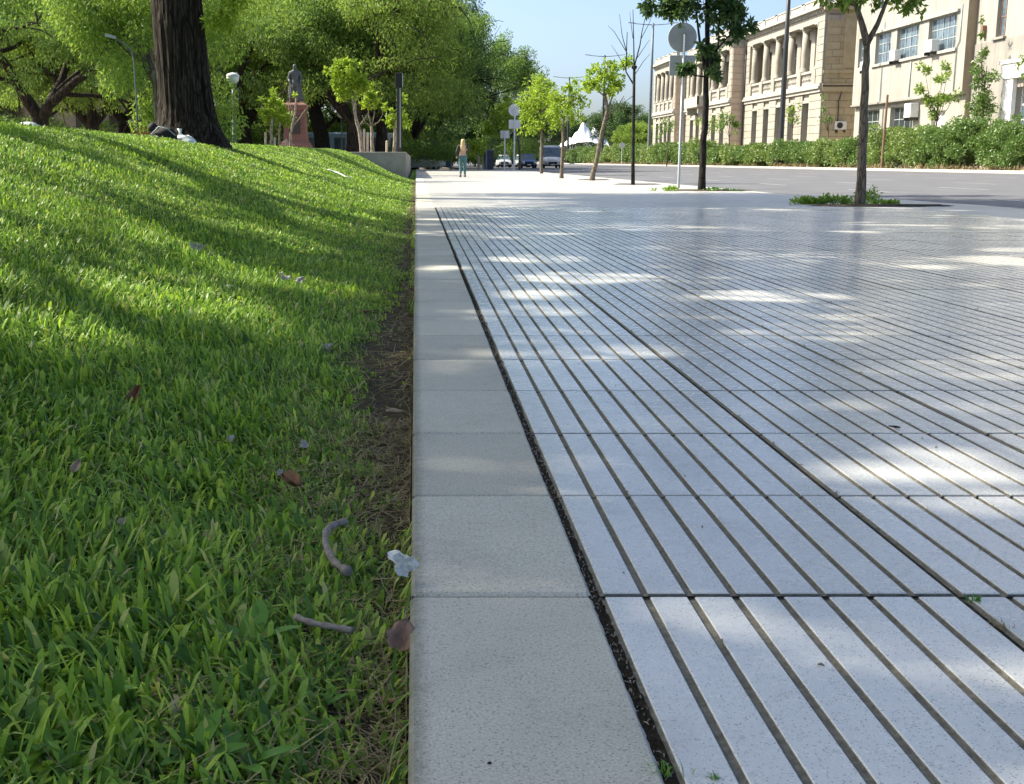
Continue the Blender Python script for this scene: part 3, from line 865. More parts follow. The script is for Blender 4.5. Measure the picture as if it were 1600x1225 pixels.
for i, (px, Y, s, lf, lab) in enumerate([
        (-60, 80, 1.1, 'leaf_mid', 'leafy park tree at the very left edge of the picture'),
        (20, 100, 1.2, 'leaf_dark', 'shadowy park tree deep behind the forked trunk'),
        (115, 108, 1.25, 'leaf_light', 'pale green park tree deep behind the slim dark tree'),
        (235, 98, 1.2, 'leaf_light', 'bright park tree deep behind the massive bark trunk'),
        (320, 112, 1.25, 'leaf_mid', 'park tree deep behind the white plastic bag'),
        (450, 118, 1.3, 'leaf_mid', 'park tree deep behind the bronze statue'),
        (530, 122, 1.3, 'leaf_light', 'park tree deep between statue and yellow green sapling'),
        (610, 128, 1.35, 'leaf_mid', 'park tree deep behind the black post lamp')]):
    plant('park_tree', lab, 'tree', LF1 if i % 2 else LD1, on(px, Y), i*1.3, s*.9, group=PT, leaf=M[lf])
FT = 'trees beyond the road end'
for i, (px, Y, s, lf, lab) in enumerate([
        (640, 190, 1.0, 'leaf_dark', 'dark tree far behind the black trunk'),
        (672, 178, .9, 'leaf_dark', 'dark tree far behind the market stalls'),
        (705, 205, 1.1, 'leaf_dark', 'dark tree behind the walking woman at the road end'),
        (752, 225, 1.0, 'leaf_dark', 'dark far tree left of the round white sign'),
        (800, 250, .95, 'leaf_dark', 'dark far tree right of the round white sign'),
        (850, 270, .95, 'leaf_dark', 'dark far tree above the white van'),
        (893, 330, .95, 'leaf_dark', 'dark far tree behind the white tent left end'),
        (935, 345, 1.15, 'leaf_dark', 'dark far tree behind the white tent peak'),
        (972, 245, 1.0, 'leaf_dark', 'dark round tree right of the white tent'),
        (1008, 262, .85, 'leaf_mid', 'green tree beside the tall double arm street lamp'),
        (990, 215, .60, 'leaf_light', 'low light green tree behind the hedge near the grand facade'),
        (1003, 225, .62, 'leaf_light', 'second low light green tree touching the grand facade')]):
    x = pt(px, 240, Y).x
    plant('far_tree', lab, 'tree', LF1, (x, Y, -.1), i*2.1, s*.95, group=FT, leaf=M[lf])

LS1 = tree_meshes(121, 4.6, 3.4, .5, .10, .1, 14000, .30, .13, M['leaf_dark'], M['bark'], droop=.4, low=0, shell_n=110)
for i, (px, Y, s) in enumerate([(-40,118,1.1),(30,124,1.2),(232,116,1.2),(290,122,1.3),(345,116,1.3),(400,124,1.3),(452,128,1.2),(520,130,1.3),(575,134,1.3),(632,140,1.3),(668,150,1.4),(705,160,1.4),(742,172,1.3),(772,190,1.3)]):
    plant('shrub', ['dense dark shrub behind the trunk foot at far left','dense dark shrub below the pale park trees at left','dense dark shrub behind the curved arm lamp','dense dark shrub deep behind the white bag','dense dark shrub deep behind the massive trunk right side','dense dark shrub behind the round globe lamp','dense dark shrub deep behind the monument','dense dark shrub behind the pale blue bus','dense dark shrub deep behind the pale saplings','dense dark shrub deep behind the black post lamp','dense dark shrub behind the market stalls','dense dark shrub behind the walking woman','dense dark shrub behind the slatted enclosure','dense dark shrub left of the white road sign'][i], 'shrub', LS1, (pt(px,240,Y).x, Y, -.1 if Y > 100 else .9), i*1.7, s, group='dark shrubs closing the park')

# the massive trunk on the bank
def big_tree():
    base = on(296, 25.2)
    root = tag(empty('old_tree', base), 'massive old tree trunk with furrowed bark on the bank', 'tree')
    rg = np.random.default_rng(77)
    nseg, nr = 120, 70
    zs = np.concatenate([np.linspace(-.5, 1.4, 26), np.linspace(1.5, 6.2, nr-26)])
    th = np.linspace(0, 2*np.pi, nseg, endpoint=False)
    TH, ZZ = np.meshgrid(th, zs)
    rad = .50 + .055*np.exp(-np.maximum(ZZ,0)/1.6) - .012*ZZ
    flare = np.exp(-np.maximum(ZZ+.1,0)/.33)
    rad += flare*(.13+.16*np.maximum(0, np.cos(TH-.15))**4 + .09*np.maximum(0,np.cos(TH-2.5))**5 + .10*np.maximum(0,np.cos(TH-4.4))**5)
    # furrows running up the stem, wandering a little
    u = TH*9/1.0 + .6*vnoise(ZZ*.8, TH*2, 1)
    fur = np.abs(vnoise(TH*8.5 + .5*vnoise(ZZ*1.1, TH*3, 6), ZZ*.55, 3)) + .6*np.abs(vnoise(TH*19+.6*vnoise(ZZ*2, TH*4, 8), ZZ*1.3, 5))
    rad += .055*(np.clip(fur,0,.8)-.3)
    seam = np.exp(-((TH-5.75+.05*ZZ)/.10)**2)*np.clip(1.9-ZZ, 0, 1)      # open seam at the right side
    rad -= .09*seam
    leanx = -.115*np.maximum(ZZ,0)/1.0*.55
    V = np.stack([rad*np.cos(TH)+leanx, rad*np.sin(TH)+.03*ZZ, ZZ], -1)
    idx = np.arange(nseg*nr).reshape(nr, nseg)
    q = np.stack([idx[:-1], np.roll(idx[:-1],-1,1), np.roll(idx[1:],-1,1), idx[1:]], -1).reshape(-1,4)
    link('trunk', np_mesh('old_trunk', V.reshape(-1,3), [q], [M['bark_big']], True), root)
    # limbs and the high crown
    mb = MB(); tips = []
    top = Vector((-.4, .18, 6.0))
    for i in range(5):
        a = i*1.257+.3; el = math.radians(rg.uniform(30,52))
        grow(mb, rg, top, Vector((math.cos(a)*math.sin(el), math.sin(a)*math.sin(el), math.cos(el))), 3.9, .34, 0, 3, tips, (.25,.05,-.1,-.3), 38)
    mb.build('limbs', M['bark_big'], root, True)
    cs = np.array(tips); cs = cs[cs[:,2] > 4.8]
    d = rg.normal(0,1,(60,3)); d /= np.linalg.norm(d,axis=1)[:,None]
    S = np.array([0,0,13.2])+d*np.array([7.8,7.8,5.2])*rg.uniform(.5,.95,60)[:,None]
    cs = np.concatenate([cs, S]); cs = cs[rg.uniform(0,1,len(cs)) > .15]
    cr = rg.uniform(.7,1.4,len(cs)); npc = (52000*cr**2/(cr**2).sum()).astype(int)
    link('crown', leaf_mesh('old_crown', cs, cr, npc, .24, .10, M['leaf_light'], rg, .7, .4), root)
    # a low spray of bright leaves right of the trunk
    sp = np.array([[.75,-.3,3.15],[1.05,-.3,2.75],[.8,-.2,2.35],[1.25,-.3,3.35],[.7,-.3,3.6],[.55,-.4,1.95+.35]])
    sp[:,0] += .02
    link('low_spray', leaf_mesh('low_spray', sp, np.array([.30,.26,.20,.24,.3,.16]), [230,200,120,150,200,60], .15, .06, M['leaf_yellow'], rg, .8, .2), root)
    mb = MB(); mb.tube([(.1,0,3.6),(.5,-.25,3.5),(.9,-.3,3.0),(1.0,-.3,2.6)], [.05,.03,.018,.008], 6); mb.tube([(.5,-.25,3.5),(.8,-.25,2.8),(.75,-.25,2.2)], [.02,.012,.006], 5)
    mb.build('twig', M['bark'], root, True)
    return root
OLD = big_tree()

# pale limbed tree behind the massive trunk
def pale_tree():
    b = on(258, 44)
    root = tag(empty('pale_tree', b), 'pale grey limbed tree half hidden behind the massive trunk', 'tree')
    def L(px, py): v = pt(px, py, 44); return (v.x-b[0], 0, v.z-b[2])
    rg = np.random.default_rng(12)
    mb = MB()
    mb.tube([(0,0,-.3), L(253,190), L(248,130), L(230,98)], [.30,.26,.24,.21], 10, cap=False)
    mb.tube([L(232,100), L(222,78), L(200,55), L(168,30), L(132,4), L(100,-30)], [.17,.15,.14,.13,.12,.09], 8, cap=False)
    mb.tube([L(232,100), L(236,72), L(246,55), L(262,30), L(270,-30)], [.15,.13,.12,.11,.08], 8, cap=False)
    mb.tube([L(224,92), L(205,84), L(185,66), L(165,55)], [.09,.08,.06,.04], 7, cap=False)
    mb.tube([L(240,52), L(215,38), L(200,15), L(190,-10)], [.06,.05,.05,.03], 6, cap=False)
    mb.build('trunk', M['bark_grey'], root, True)
    cs = []
    for px, py, r in [(130,30,1.0),(110,10,1.1),(150,60,.9),(160,25,.9),(195,20,.8),(215,20,.7),(180,100,.8),(200,110,.8),(225,150,.8),(235,170,.7),(225,60,.6),(170,130,.5),(330,20,1.0),(350,60,1.0),(330,150,.9),(350,190,.8),(100,-20,1.3),(160,-30,1.3),(230,-30,1.4),(300,-30,1.4),(215,185,.5),(370,-20,1.3)]:
        v = L(px, py); cs.append((v[0], rg.uniform(-.8,1.6), v[2], r))
    cs = np.array(cs); npc = (26000*cs[:,3]**2/(cs[:,3]**2).sum()).astype(int)
    link('crown', leaf_mesh('pale_crown', cs[:,:3], cs[:,3], npc, .17, .055, M['leaf_light'], rg, 1.3, .3), root)
pale_tree()
def limb_tree(label, px, Yv, paths, crown, cz, s, barkm, leaf, rz=0):
    b = on(px, Yv); root = tag(empty('park_tree', b), label, 'tree', PT)
    rg = np.random.default_rng(int(px))
    def L(x, y_): v = pt(x, y_, Yv); return Vector((v.x-b[0], 0, v.z-b[2]))
    mb = MB()
    for path, r0, r1 in paths:
        P = [L(x, y_)+Vector((0, (rg.uniform(-.5,.5)*i if i else 0), 0)) for i, (x, y_) in enumerate(path)]
        mb.tube(P, [r0+(r1-r0)*i/(len(P)-1) for i in range(len(P))], 10, cap=False)
    mb.build('trunk', barkm, root, True)
    c = link('crown', crown, root, (0, 0, cz), (0, 0, rz), s)
    c.material_slots[0].link = 'OBJECT'; c.material_slots[0].material = leaf
limb_tree('black trunked park tree right of the statue with a thick rising limb', 503, 97,
    [([(504,232),(502,210),(496,185),(488,162)],.62,.5), ([(490,168),(492,148),(506,122),(516,100),(524,72),(536,40),(545,0)],.36,.16), ([(492,172),(505,152),(518,138),(530,118),(545,105)],.34,.12),
     ([(490,165),(478,140),(474,115),(468,80)],.22,.1), ([(500,208),(513,196),(524,184),(540,172)],.2,.07), ([(516,104),(530,88),(560,78),(600,72)],.2,.08), ([(524,72),(515,50),(505,20)],.14,.07)], LW2[1], .8, 1.15, M['bark_black'], M['leaf_mid'], 5.0)

# shade trees over the near lawn, outside the frame to the left, and behind the viewer
SH = 'shade trees over the near lawn'
for i, (x, y, ms, rz, s, lab) in enumerate([
        (-8.0, 5.0, LC1, .5, 1.0, 'tall shade tree rooted beside the near lawn, left of the view'),
        (-7.4, -6.5, LC2, 2.2, 1.0, 'tall shade tree rooted behind the viewer, left of the view'),
        (-8.6, 16.4, LC1, 3.4, .97, 'tall shade tree between the viewer and the massive trunk, left of the view'),
        (-20.5, 8.5, LC3, 3.6, .95, 'tall shade tree deep in the park left of the massive trunk')]):
    plant('shade_tree', lab, 'tree', ms, (x, y, H(x, y)), rz, s, group=SH)

# gaps cut into the crowns along sun rays to place sun patches
def open_crown(crown, wins):
    root = crown.parent
    me = crown.data
    co = np.empty(len(me.vertices)*3, np.float32); me.vertices.foreach_get('co', co); co = co.reshape(-1, 4, 3)
    Mw = np.array(Matrix.LocRotScale(root.location, root.rotation_euler.to_quaternion(), root.scale))
    w = co.mean(1) @ Mw[:3,:3].T + Mw[:3,3]
    tosun = np.array([-sd.x, -sd.y, -sd.z])
    keep = np.ones(len(w), bool)
    for gx_, gy_, gz_, rr_, el_ in wins:
        d = w - np.array([gx_, gy_, gz_])
        a_ = d @ tosun
        off = d - a_[:,None]*tosun
        # el_: openings are longer one way than the other
        side = np.array([tosun[1], -tosun[0], 0]); side /= np.linalg.norm(side)
        u_ = off @ side; v_ = np.linalg.norm(off - u_[:,None]*side, axis=1)
        keep &= ((u_/(rr_*el_))**2 + (v_/rr_)**2) > 1
    V = co[keep]; ii = np.arange(len(V))[:,None]*4
    crown.data = np_mesh('shade_crown', V.reshape(-1,3), [ii+np.array([[0,1,2,3]])], [me.materials[0]])
wr = random.Random(5)
wins = [(-1.75,5.4,.35,.55,1.5), (-1.0,4.0,.1,.28,1.4), (-2.5,7.4,.5,.6,1.6), (-.8,6.9,.1,.3,1.5), (-3.0,10.5,.7,.6,1.3), (-2.0,12.5,.4,.5,1.4), (-1.2,9.6,.2,.35,1.4), (-3.6,15,.9,.6,1.2), (-2.2,17,.5,.6,1.2), (-1.0,15.2,.15,.35,1.3), (-1.6,21,.3,.5,1.3),
        (1.30,2.72,0,.20,1.7), (1.75,2.40,0,.17,1.4), (.85,4.4,0,.16,1.6), (2.2,3.6,0,.14,1.5), (.55,5.9,0,.18,1.4), (1.9,6.6,0,.22,1.5)]
for k in range(36):
    y_ = wr.uniform(6.5, 19); wins.append((wr.uniform(-.1, min(8.5, .5*y_)), y_, 0, wr.uniform(.11,.27), wr.uniform(1.0,1.8)))
for o_ in list(bpy.data.objects):
    if o_.name.startswith('crown') and o_.parent and o_.parent.name.split('.')[0] in ('shade_tree', 'old_tree'): open_crown(o_, wins)

# ---- young street trees and saplings
def young(name, label, base, trunk, tr_r, branches, blobs, leaf, barkm, ll, lw, seed, group, stake=None):
    """trunk / branches: lists of points; blobs: (x, y, z, r, n)"""
    rg = np.random.default_rng(seed)
    root = tag(empty(name, base), label, 'tree', group)
    B = Vector(base)
    mb = MB()
    P = [Vector(p)-B for p in trunk]
    Q = [P[0]-Vector((0,0,.15))]
    for i in range(len(P)-1):
        for k in range(3): Q.append(P[i].lerp(P[i+1], k/3)+Vector(rg.normal(0,tr_r*.12,3)))
    Q.append(P[-1])
    mb.tube(Q, [tr_r*(1.25-.6*i/len(Q)) if i > 1 else tr_r*1.45 for i in range(len(Q))], 10, cap=False)
    for br, r in branches:
        br = [Vector(p)-B for p in br]
        mb.tube(br, [r*(1-.65*i/max(1,len(br)-1)) for i in range(len(br))], 6)
    mb.build('trunk', barkm, root, True)
    if blobs:
        bl = np.array([(b[0]-B.x, b[1]-B.y, b[2]-B.z, b[3]) for b in blobs])
        # each blob is several small bunches
        cs, rr, nn = [], [], []
        for (x, y, z, r), b in zip(bl, blobs):
            k = max(5, int(b[4]/26))
            d = rg.normal(0,1,(k,3)); d /= np.linalg.norm(d,axis=1)[:,None]
            cs.append(np.array([x,y,z])+d*r*rg.uniform(.15,1.35,k)[:,None]*np.array([1,1,.9])); rr.append(r*rg.uniform(.18,.40,k)); nn.append(np.full(k, max(4,int(b[4]*1.25)//k)))
        link('crown', leaf_mesh('young_crown', np.concatenate(cs), np.concatenate(rr), np.concatenate(nn), ll, lw, leaf, rg, .5, .3), root)
    return root
ST = 'young trees along the road edge'
# nearest, at the right
Y = gp(1343, 321).y; b = gp(1343, 321)
q = lambda px, py, dy=0, Y_=None: tuple(pt(px, py, (Y_ or Y)+dy))
young('street_tree', 'nearest slim forked street tree with a leaning brown trunk, at right', b, [b, q(1349,200), q(1353,110), q(1355,66)], .068,
      [([q(1355,70),q(1347,38),q(1335,0),q(1325,-40)],.065), ([q(1355,68),q(1371,38),q(1386,0),q(1400,-45)],.05), ([q(1335,0),q(1310,-25),q(1290,-30)],.02), ([q(1386,0),q(1410,-8),q(1430,5)],.016), ([q(1340,10),q(1322,6),q(1312,8)],.012)],
      [q(1320,-30,.2)+(.42,420), q(1350,-50,-.2)+(.5,520), q(1400,-40,.2)+(.5,520), q(1428,2,0)+(.16,70), q(1395,3,.3)+(.14,50), q(1365,6,.2)+(.1,26), q(1316,2,.1)+(.12,40), q(1290,-25,.2)+(.35,240), q(1440,-30,0)+(.35,260), q(1360,-120,.3)+(.7,700)],
      M['leaf_light'], M['bark_young'], .13, .055, 21, ST)
b = gp(1097, 298); Y = b.y
young('street_tree', 'dark trunked street tree with hanging dark leaves beside the back of a sign', b, [b, q(1099,220), q(1104,160), q(1103,118), q(1105,40), q(1106,-20)], .072,
      [([q(1103,118),q(1094,70),q(1088,20),q(1080,-20)],.04), ([q(1103,125),q(1118,80),q(1135,60),q(1150,48)],.03), ([q(1103,120),q(1085,118),q(1070,112)],.025), ([q(1104,120),q(1122,75),q(1125,20)],.03)],
      [q(1072,112,0)+(.20,150), q(1105,85,.2)+(.30,260), q(1115,108,-.1)+(.22,150), q(1093,75,-.1)+(.16,90), q(1145,55,0)+(.2,100), q(1110,10,.2)+(.55,500), q(1145,10,0)+(.5,430), q(1075,8,-.2)+(.45,330), q(1050,4,.2)+(.25,130), q(1020,10,0)+(.28,140), q(1038,14,.2)+(.2,90), q(1155,30,.1)+(.3,200), q(1085,-35,.1)+(.8,600), q(1130,-40,.3)+(.8,600), q(1040,-30,.2)+(.5,300)],
      M['leaf_dark'], M['bark_black'], .16, .075, 22, ST)
b = gp(989, 289); Y = b.y
def bare_tree():
    rg = np.random.default_rng(4)
    root = tag(empty('bare_tree', b), 'leafless street tree with a thin straight black trunk', 'tree', ST)
    B = Vector(b); mb = MB()
    V = lambda px, py, dy=0: Vector(q(px, py, dy)) - B
    mb.tube([V(989,292), V(989,250), V(990,180), V(991,108)], [.062,.052,.045,.04], 9)
    mb.lathe([(.06,0),(.085,.04),(.08,.09),(.03,.11)], 10, V(991,108))
    for path, r in [([(991,108),(990,60),(989,15)],.022), ([(990,132),(978,112),(979,80),(980,50)],.026), ([(980,85),(972,55),(968,22)],.015), ([(978,80),(960,50),(950,40)],.012), ([(991,104),(1000,70),(1003,50),(1010,20)],.022), ([(1002,60),(1015,35),(1020,20)],.011), ([(996,90),(1008,72),(1015,62)],.011), ([(989,60),(985,30),(984,18)],.010), ([(979,110),(965,85),(955,70)],.012), ([(991,118),(1006,95),(1016,84)],.012), ([(989,150),(975,160),(968,175)],.010)]:
        mb.tube([V(x, y_, rg.uniform(-.3,.3) if i else 0) for i, (x, y_) in enumerate(path)], [r*(1-.6*i/(len(path)-1)) for i in range(len(path))], 5)
    mb.build('trunk', M['bark_black'], root, True)
bare_tree()
b = gp(925, 282); Y = b.y
young('street_tree', 'leaning street tree with a forked pale trunk and yellow green crown', b, [b, q(933,245), q(941,205), q(950,172), q(944,145)], .075,
      [([q(950,172),q(957,150),q(965,130)],.04), ([q(947,185),q(966,165),q(975,150)],.03), ([q(944,150),q(930,138),q(915,132)],.03), ([q(944,145),q(945,120),q(950,100)],.035)],
      [q(945,118,.2)+(.48,330), q(925,130,0)+(.38,220), q(962,128,.2)+(.42,220), q(950,143,-.2)+(.4,200), q(958,104,.2)+(.34,160), q(975,96,.1)+(.22,80), q(985,96,0)+(.16,40), q(914,133,.2)+(.22,80), q(938,108,.1)+(.3,120)],
      M['leaf_yellow'], M['bark_young'], .15, .07, 23, ST)
b = gp(877, 278.5); Y = b.y
young('street_tree', 'street tree with an upright thin trunk and thin yellow green crown', b, [b, q(879,240), q(880,200), q(882,178)], .065,
      [([q(882,180),q(872,162),q(866,150)],.03), ([q(882,178),q(892,160),q(900,148)],.03), ([q(881,195),q(893,182),q(900,178)],.02)],
      [q(884,150,.3)+(.55,300), q(872,165,0)+(.48,240), q(897,160,.2)+(.5,240), q(886,178,-.2)+(.5,200), q(893,135,.1)+(.4,150), q(903,180,.2)+(.35,110), q(868,185,.2)+(.35,110)],
      M['leaf_yellow'], M['bark_young'], .15, .07, 24, ST)
b = gp(846, 271); Y = b.y
young('street_tree', 'street tree with a full rounded yellow green crown left of the van', b, [b, q(846,230), q(846,195), q(846,170)], .07,
      [([q(846,180),q(834,160),q(828,150)],.04), ([q(846,178),q(858,160),q(864,148)],.04)],
      [q(845,145,.3)+(1.15,520), q(832,165,0)+(.95,380), q(860,165,.2)+(.95,380), q(848,188,-.2)+(.95,320), q(828,185,.3)+(.6,160), q(864,188,.3)+(.6,160), q(845,125,.1)+(.7,200), q(822,165,.1)+(.5,120)],
      M['leaf_yellow'], M['bark_young'], .19, .085, 25, ST)
b = gp(812, 263.8); Y = b.y
young('street_tree', 'yellow green street tree behind the round white sign', b, [b, q(812,232), q(808,205), q(800,190)], .09,
      [([q(806,200),q(785,185),q(776,175)],.04), ([q(808,205),q(790,205),q(776,205)],.03)],
      [q(785,170,.3)+(1.0,360), q(800,180,.3)+(1.0,300), q(774,185,0)+(.85,260), q(768,202,.2)+(.8,240), q(790,200,.5)+(.9,260), q(760,195,.2)+(.5,100), q(786,215,.4)+(.7,150), q(795,158,.2)+(.6,140), q(758,207,.2)+(.5,90)],
      M['leaf_yellow'], M['bark_young'], .22, .10, 26, ST)
b = gp(748, 265.3); Y = b.y
young('street_tree', 'tiny yellow green sapling on a pale stem beside the dark slatted enclosure', b, [b, q(748,250), q(748,236)], .09,
      [([q(748,240),q(742,232),q(738,228)],.04)],
      [q(742,226,.3)+(.75,180), q(736,229,0)+(.5,90), q(748,230,0)+(.5,90), q(744,236,.1)+(.45,70)],
      M['leaf_yellow'], M['bark_pale'], .28, .14, 27, ST)
# saplings with stakes on the park plateau
SP = 'staked saplings in the park'
def sap(label, px, Yv, top, brs, blobs, seed, r=.07):
    global Y
    Y = Yv
    b = Vector(on(px, Yv))
    young('sapling', label, b, [b]+[Vector(q(x, y_)) for x, y_ in top], r,
          [([Vector(q(x, y_, .15*(i % 2))) for i, (x, y_) in enumerate(br)], .035) for br in brs],
          [q(x, y_, .1)+(rr, n) for x, y_, rr, n in blobs], M['leaf_yellow'], M['bark_pale'], .2, .10, seed, SP)
sap('pale stemmed sapling with tiered yellow leaves left of the monument', 424, 60, [(424,205),(426,185)], [[(426,190),(432,170),(436,150)],[(426,188),(418,175),(412,170)]],
    [(430,148,.4,120),(420,160,.4,110),(438,165,.4,120),(417,180,.42,120),(440,180,.45,130),(428,188,.4,80),(430,170,.3,60)], 31)
sap('thin pale stemmed sapling almost touching the monument left side', 436, 61, [(436,208),(438,190),(440,180)], [[(438,195),(430,182),(428,170)]],
    [(444,182,.35,80),(449,176,.3,60)], 32, .05)
sap('leafless pale forked sapling in front of the red monument', 454, 58, [(454,210),(457,195),(461,175),(463,150)], [[(456,200),(468,185),(478,170),(482,165)],[(460,180),(454,165),(452,150)],[(462,165),(470,158),(480,163)],[(457,190),(452,172),(450,158)]], [(460,148,.12,8)], 33, .06)
sap('tall sapling with a big yellow green crown right of the monument', 566, 60, [(562,205),(556,185),(552,160),(549,145)], [[(552,160),(560,140),(562,128)],[(550,150),(540,135),(532,128)],[(560,198),(570,185),(576,178)],[(556,165),(553,148),(555,130)]],
    [(545,98,.42,150),(528,108,.5,190),(552,115,.55,220),(535,128,.5,190),(560,128,.45,160),(548,138,.5,170),(568,130,.38,110),(524,132,.35,100),(540,150,.3,70),(575,132,.25,50),(534,142,.3,60)], 34, .085)
sap('pale candelabra sapling with a small leafy top, left of the post lamp', 582, 61, [(581,210),(580,197)], [[(580,198),(570,190),(566,180)],[(580,198),(576,180),(575,165),(576,158)],[(580,198),(585,178),(584,165)],[(580,198),(592,190),(598,178),(597,168)]],
    [(578,150,.42,130),(584,158,.36,90),(572,160,.33,80),(582,147,.2,40)], 35, .08)
sap('slender sapling with yellow leaves behind the post lamp', 616, 63, [(617,205),(618,190)], [[(618,195),(612,180),(612,170)],[(618,192),(626,180),(630,175)]],
    [(613,170,.35,90),(612,185,.36,90),(628,180,.36,100),(634,190,.3,60),(620,190,.33,70),(608,192,.3,50),(631,152,.28,50),(626,149,.22,30)], 36, .075)
SK = 'wooden stakes beside the saplings'
for i, (px, Yv, h, lab) in enumerate([(415, 60, 1.05, 'thick short wooden stake left of the tiered sapling'), (429, 60, .8, 'short wooden stake right of the tiered sapling'), (447, 61, .75, 'short wooden stake nearest the monument'), (568.5, 60, 1.2, 'taller wooden stake between the two pale saplings'), (574, 60, 1.05, 'second wooden stake from the concrete wall end'), (604, 63, .7, 'low wooden stake left of the black post lamp')]):
    b = Vector(on(px, Yv)); mb = MB()
    mb.tube([(0,0,-.2),(.01,0,h*.5),(.02,0,h),(.02,0,h+.05)], [.06,.06,.058,.02], 8)
    tag(mb.build('stake', M['wood_stake'], loc=b), lab, 'stake', SK)
# ================================================================== BUILDINGS on the far side of the road
def wall_open(mb, X, y0, y1, z0, z1, ops, depth, mi=0):
    """wall facing the road with real openings; ops: (ya, yb, za, zb)"""
    us = sorted({y0, y1, *[max(y0, o[0]) for o in ops], *[min(y1, o[1]) for o in ops]})
    ws = sorted({z0, z1, *[o[2] for o in ops], *[o[3] for o in ops]})
    for i in range(len(us)-1):
        for j in range(len(ws)-1):
            cu, cw = (us[i]+us[i+1])/2, (ws[j]+ws[j+1])/2
            if any(o[0] < cu < o[1] and o[2] < cw < o[3] for o in ops): continue
            mb.add([(X,us[i],ws[j]),(X,us[i+1],ws[j]),(X,us[i+1],ws[j+1]),(X,us[i],ws[j+1])], [(3,2,1,0)], mi)
    for a, b_, c, d in ops:
        mb.add([(X,a,c),(X+depth,a,c),(X+depth,a,d),(X,a,d)], [(0,1,2,3)], mi)
        mb.add([(X,b_,c),(X+depth,b_,c),(X+depth,b_,d),(X,b_,d)], [(3,2,1,0)], mi)
        mb.add([(X,a,c),(X,b_,c),(X+depth,b_,c),(X+depth,a,c)], [(0,1,2,3)], mi)
        mb.add([(X,a,d),(X,b_,d),(X+depth,b_,d),(X+depth,a,d)], [(3,2,1,0)], mi)
def window(root, X, y0, y1, z0, z1, cols, rows, frame, glass, fw=.06, name='window'):
    """frame bars with a pane object behind each light"""
    mb = MB(); d = .07
    mb.box(X-d, X, y0, y0+fw, z0, z1); mb.box(X-d, X, y1-fw, y1, z0, z1)
    mb.box(X-d+.004, X, y0+fw, y1-fw, z0, z0+fw); mb.box(X-d+.004, X, y0+fw, y1-fw, z1-fw, z1)
    b = fw*.6
    iy = [(y0+fw) + (y1-y0-2*fw)*k/cols for k in range(cols+1)]; iz = [(z0+fw) + (z1-z0-2*fw)*k/rows for k in range(rows+1)]
    for k in range(1, cols): mb.box(X-d+.01, X, iy[k]-b/2, iy[k]+b/2, z0+fw, z1-fw)
    for k in range(1, rows): mb.box(X-d+.016, X, y0+fw, y1-fw, iz[k]-b/2, iz[k]+b/2)
    w = mb.build(name, frame, root)
    rr = random.Random(int(y0*100+z0*7))
    for i in range(cols):
        for j in range(rows):
            g = MB(); t_ = rr.uniform(-.012, .012); s_ = rr.uniform(-.012, .012)
            g.add([(X-.02,iy[i],iz[j]),(X-.02+t_,iy[i+1],iz[j]),(X-.02+t_+s_,iy[i+1],iz[j+1]),(X-.02+s_,iy[i],iz[j+1])], [(3,2,1,0)])
            g.build('pane', glass, w)
    return w
GZ0 = zf + .1

# ---- grand classical building
XF, YA, YB, ZT = 40.0, 120.0, 196.0, 16.4
cb = tag(empty('palace', (XF, YA, GZ0)), 'grand cream classical palace with upper colonnade behind the hedge', 'building')
cb_loc = Vector((XF, YA, GZ0))
def cbuild(mb, name, mat, parent=cb, smooth=False):
    o = mb.build(name, mat, parent, smooth)
    if parent is cb: o.location = -cb_loc
    return o
colm = MB()
colm.lathe([(.52,0),(.52,.18),(.44,.22),(.48,.34),(.40,.42),(.40,.5),(.385,2.0),(.34,4.0)], 16)
col_me = colm.mesh('column', M['stone'], True)
capm = MB(); capm.lathe([(.34,0),(.40,.06),(.36,.12),(.50,.36),(.52,.40)], 16); capm.box(-.55,.55,-.55,.55,.40,.52)
for sx_ in (-1, 1): capm.lathe([(.13,-.06),(.15,0),(.13,.06)], 10, (sx_*.45, -.42, .28))
cap_me = capm.mesh('capital', M['stone_white'])
blk = {}
def block_me(dx, dy, dz, mat):
    key = (round(dx,2), round(dy,2), round(dz,2), mat.name)
    if key not in blk:
        mb = MB(); mb.bbox(0, dx, 0, dy, 0, dz, .035); blk[key] = mb.mesh('stone_block', mat)
    return blk[key]
def pier(X, y0, y1, z0, z1, mat, n, parent=cb, back=.35):
    """rusticated pier: a core and one proud block for each course"""
    mb = MB(); mb.box(X+.04, X+back, y0+.03, y1-.03, z0, z1)
    core = cbuild(mb, 'pier', mat, parent)
    h = (z1-z0)/n
    for k in range(n):
        link('stone_block', block_me(.16, y1-y0, h-.055, mat), core, (X-.02, y0, z0+k*h+.0275))
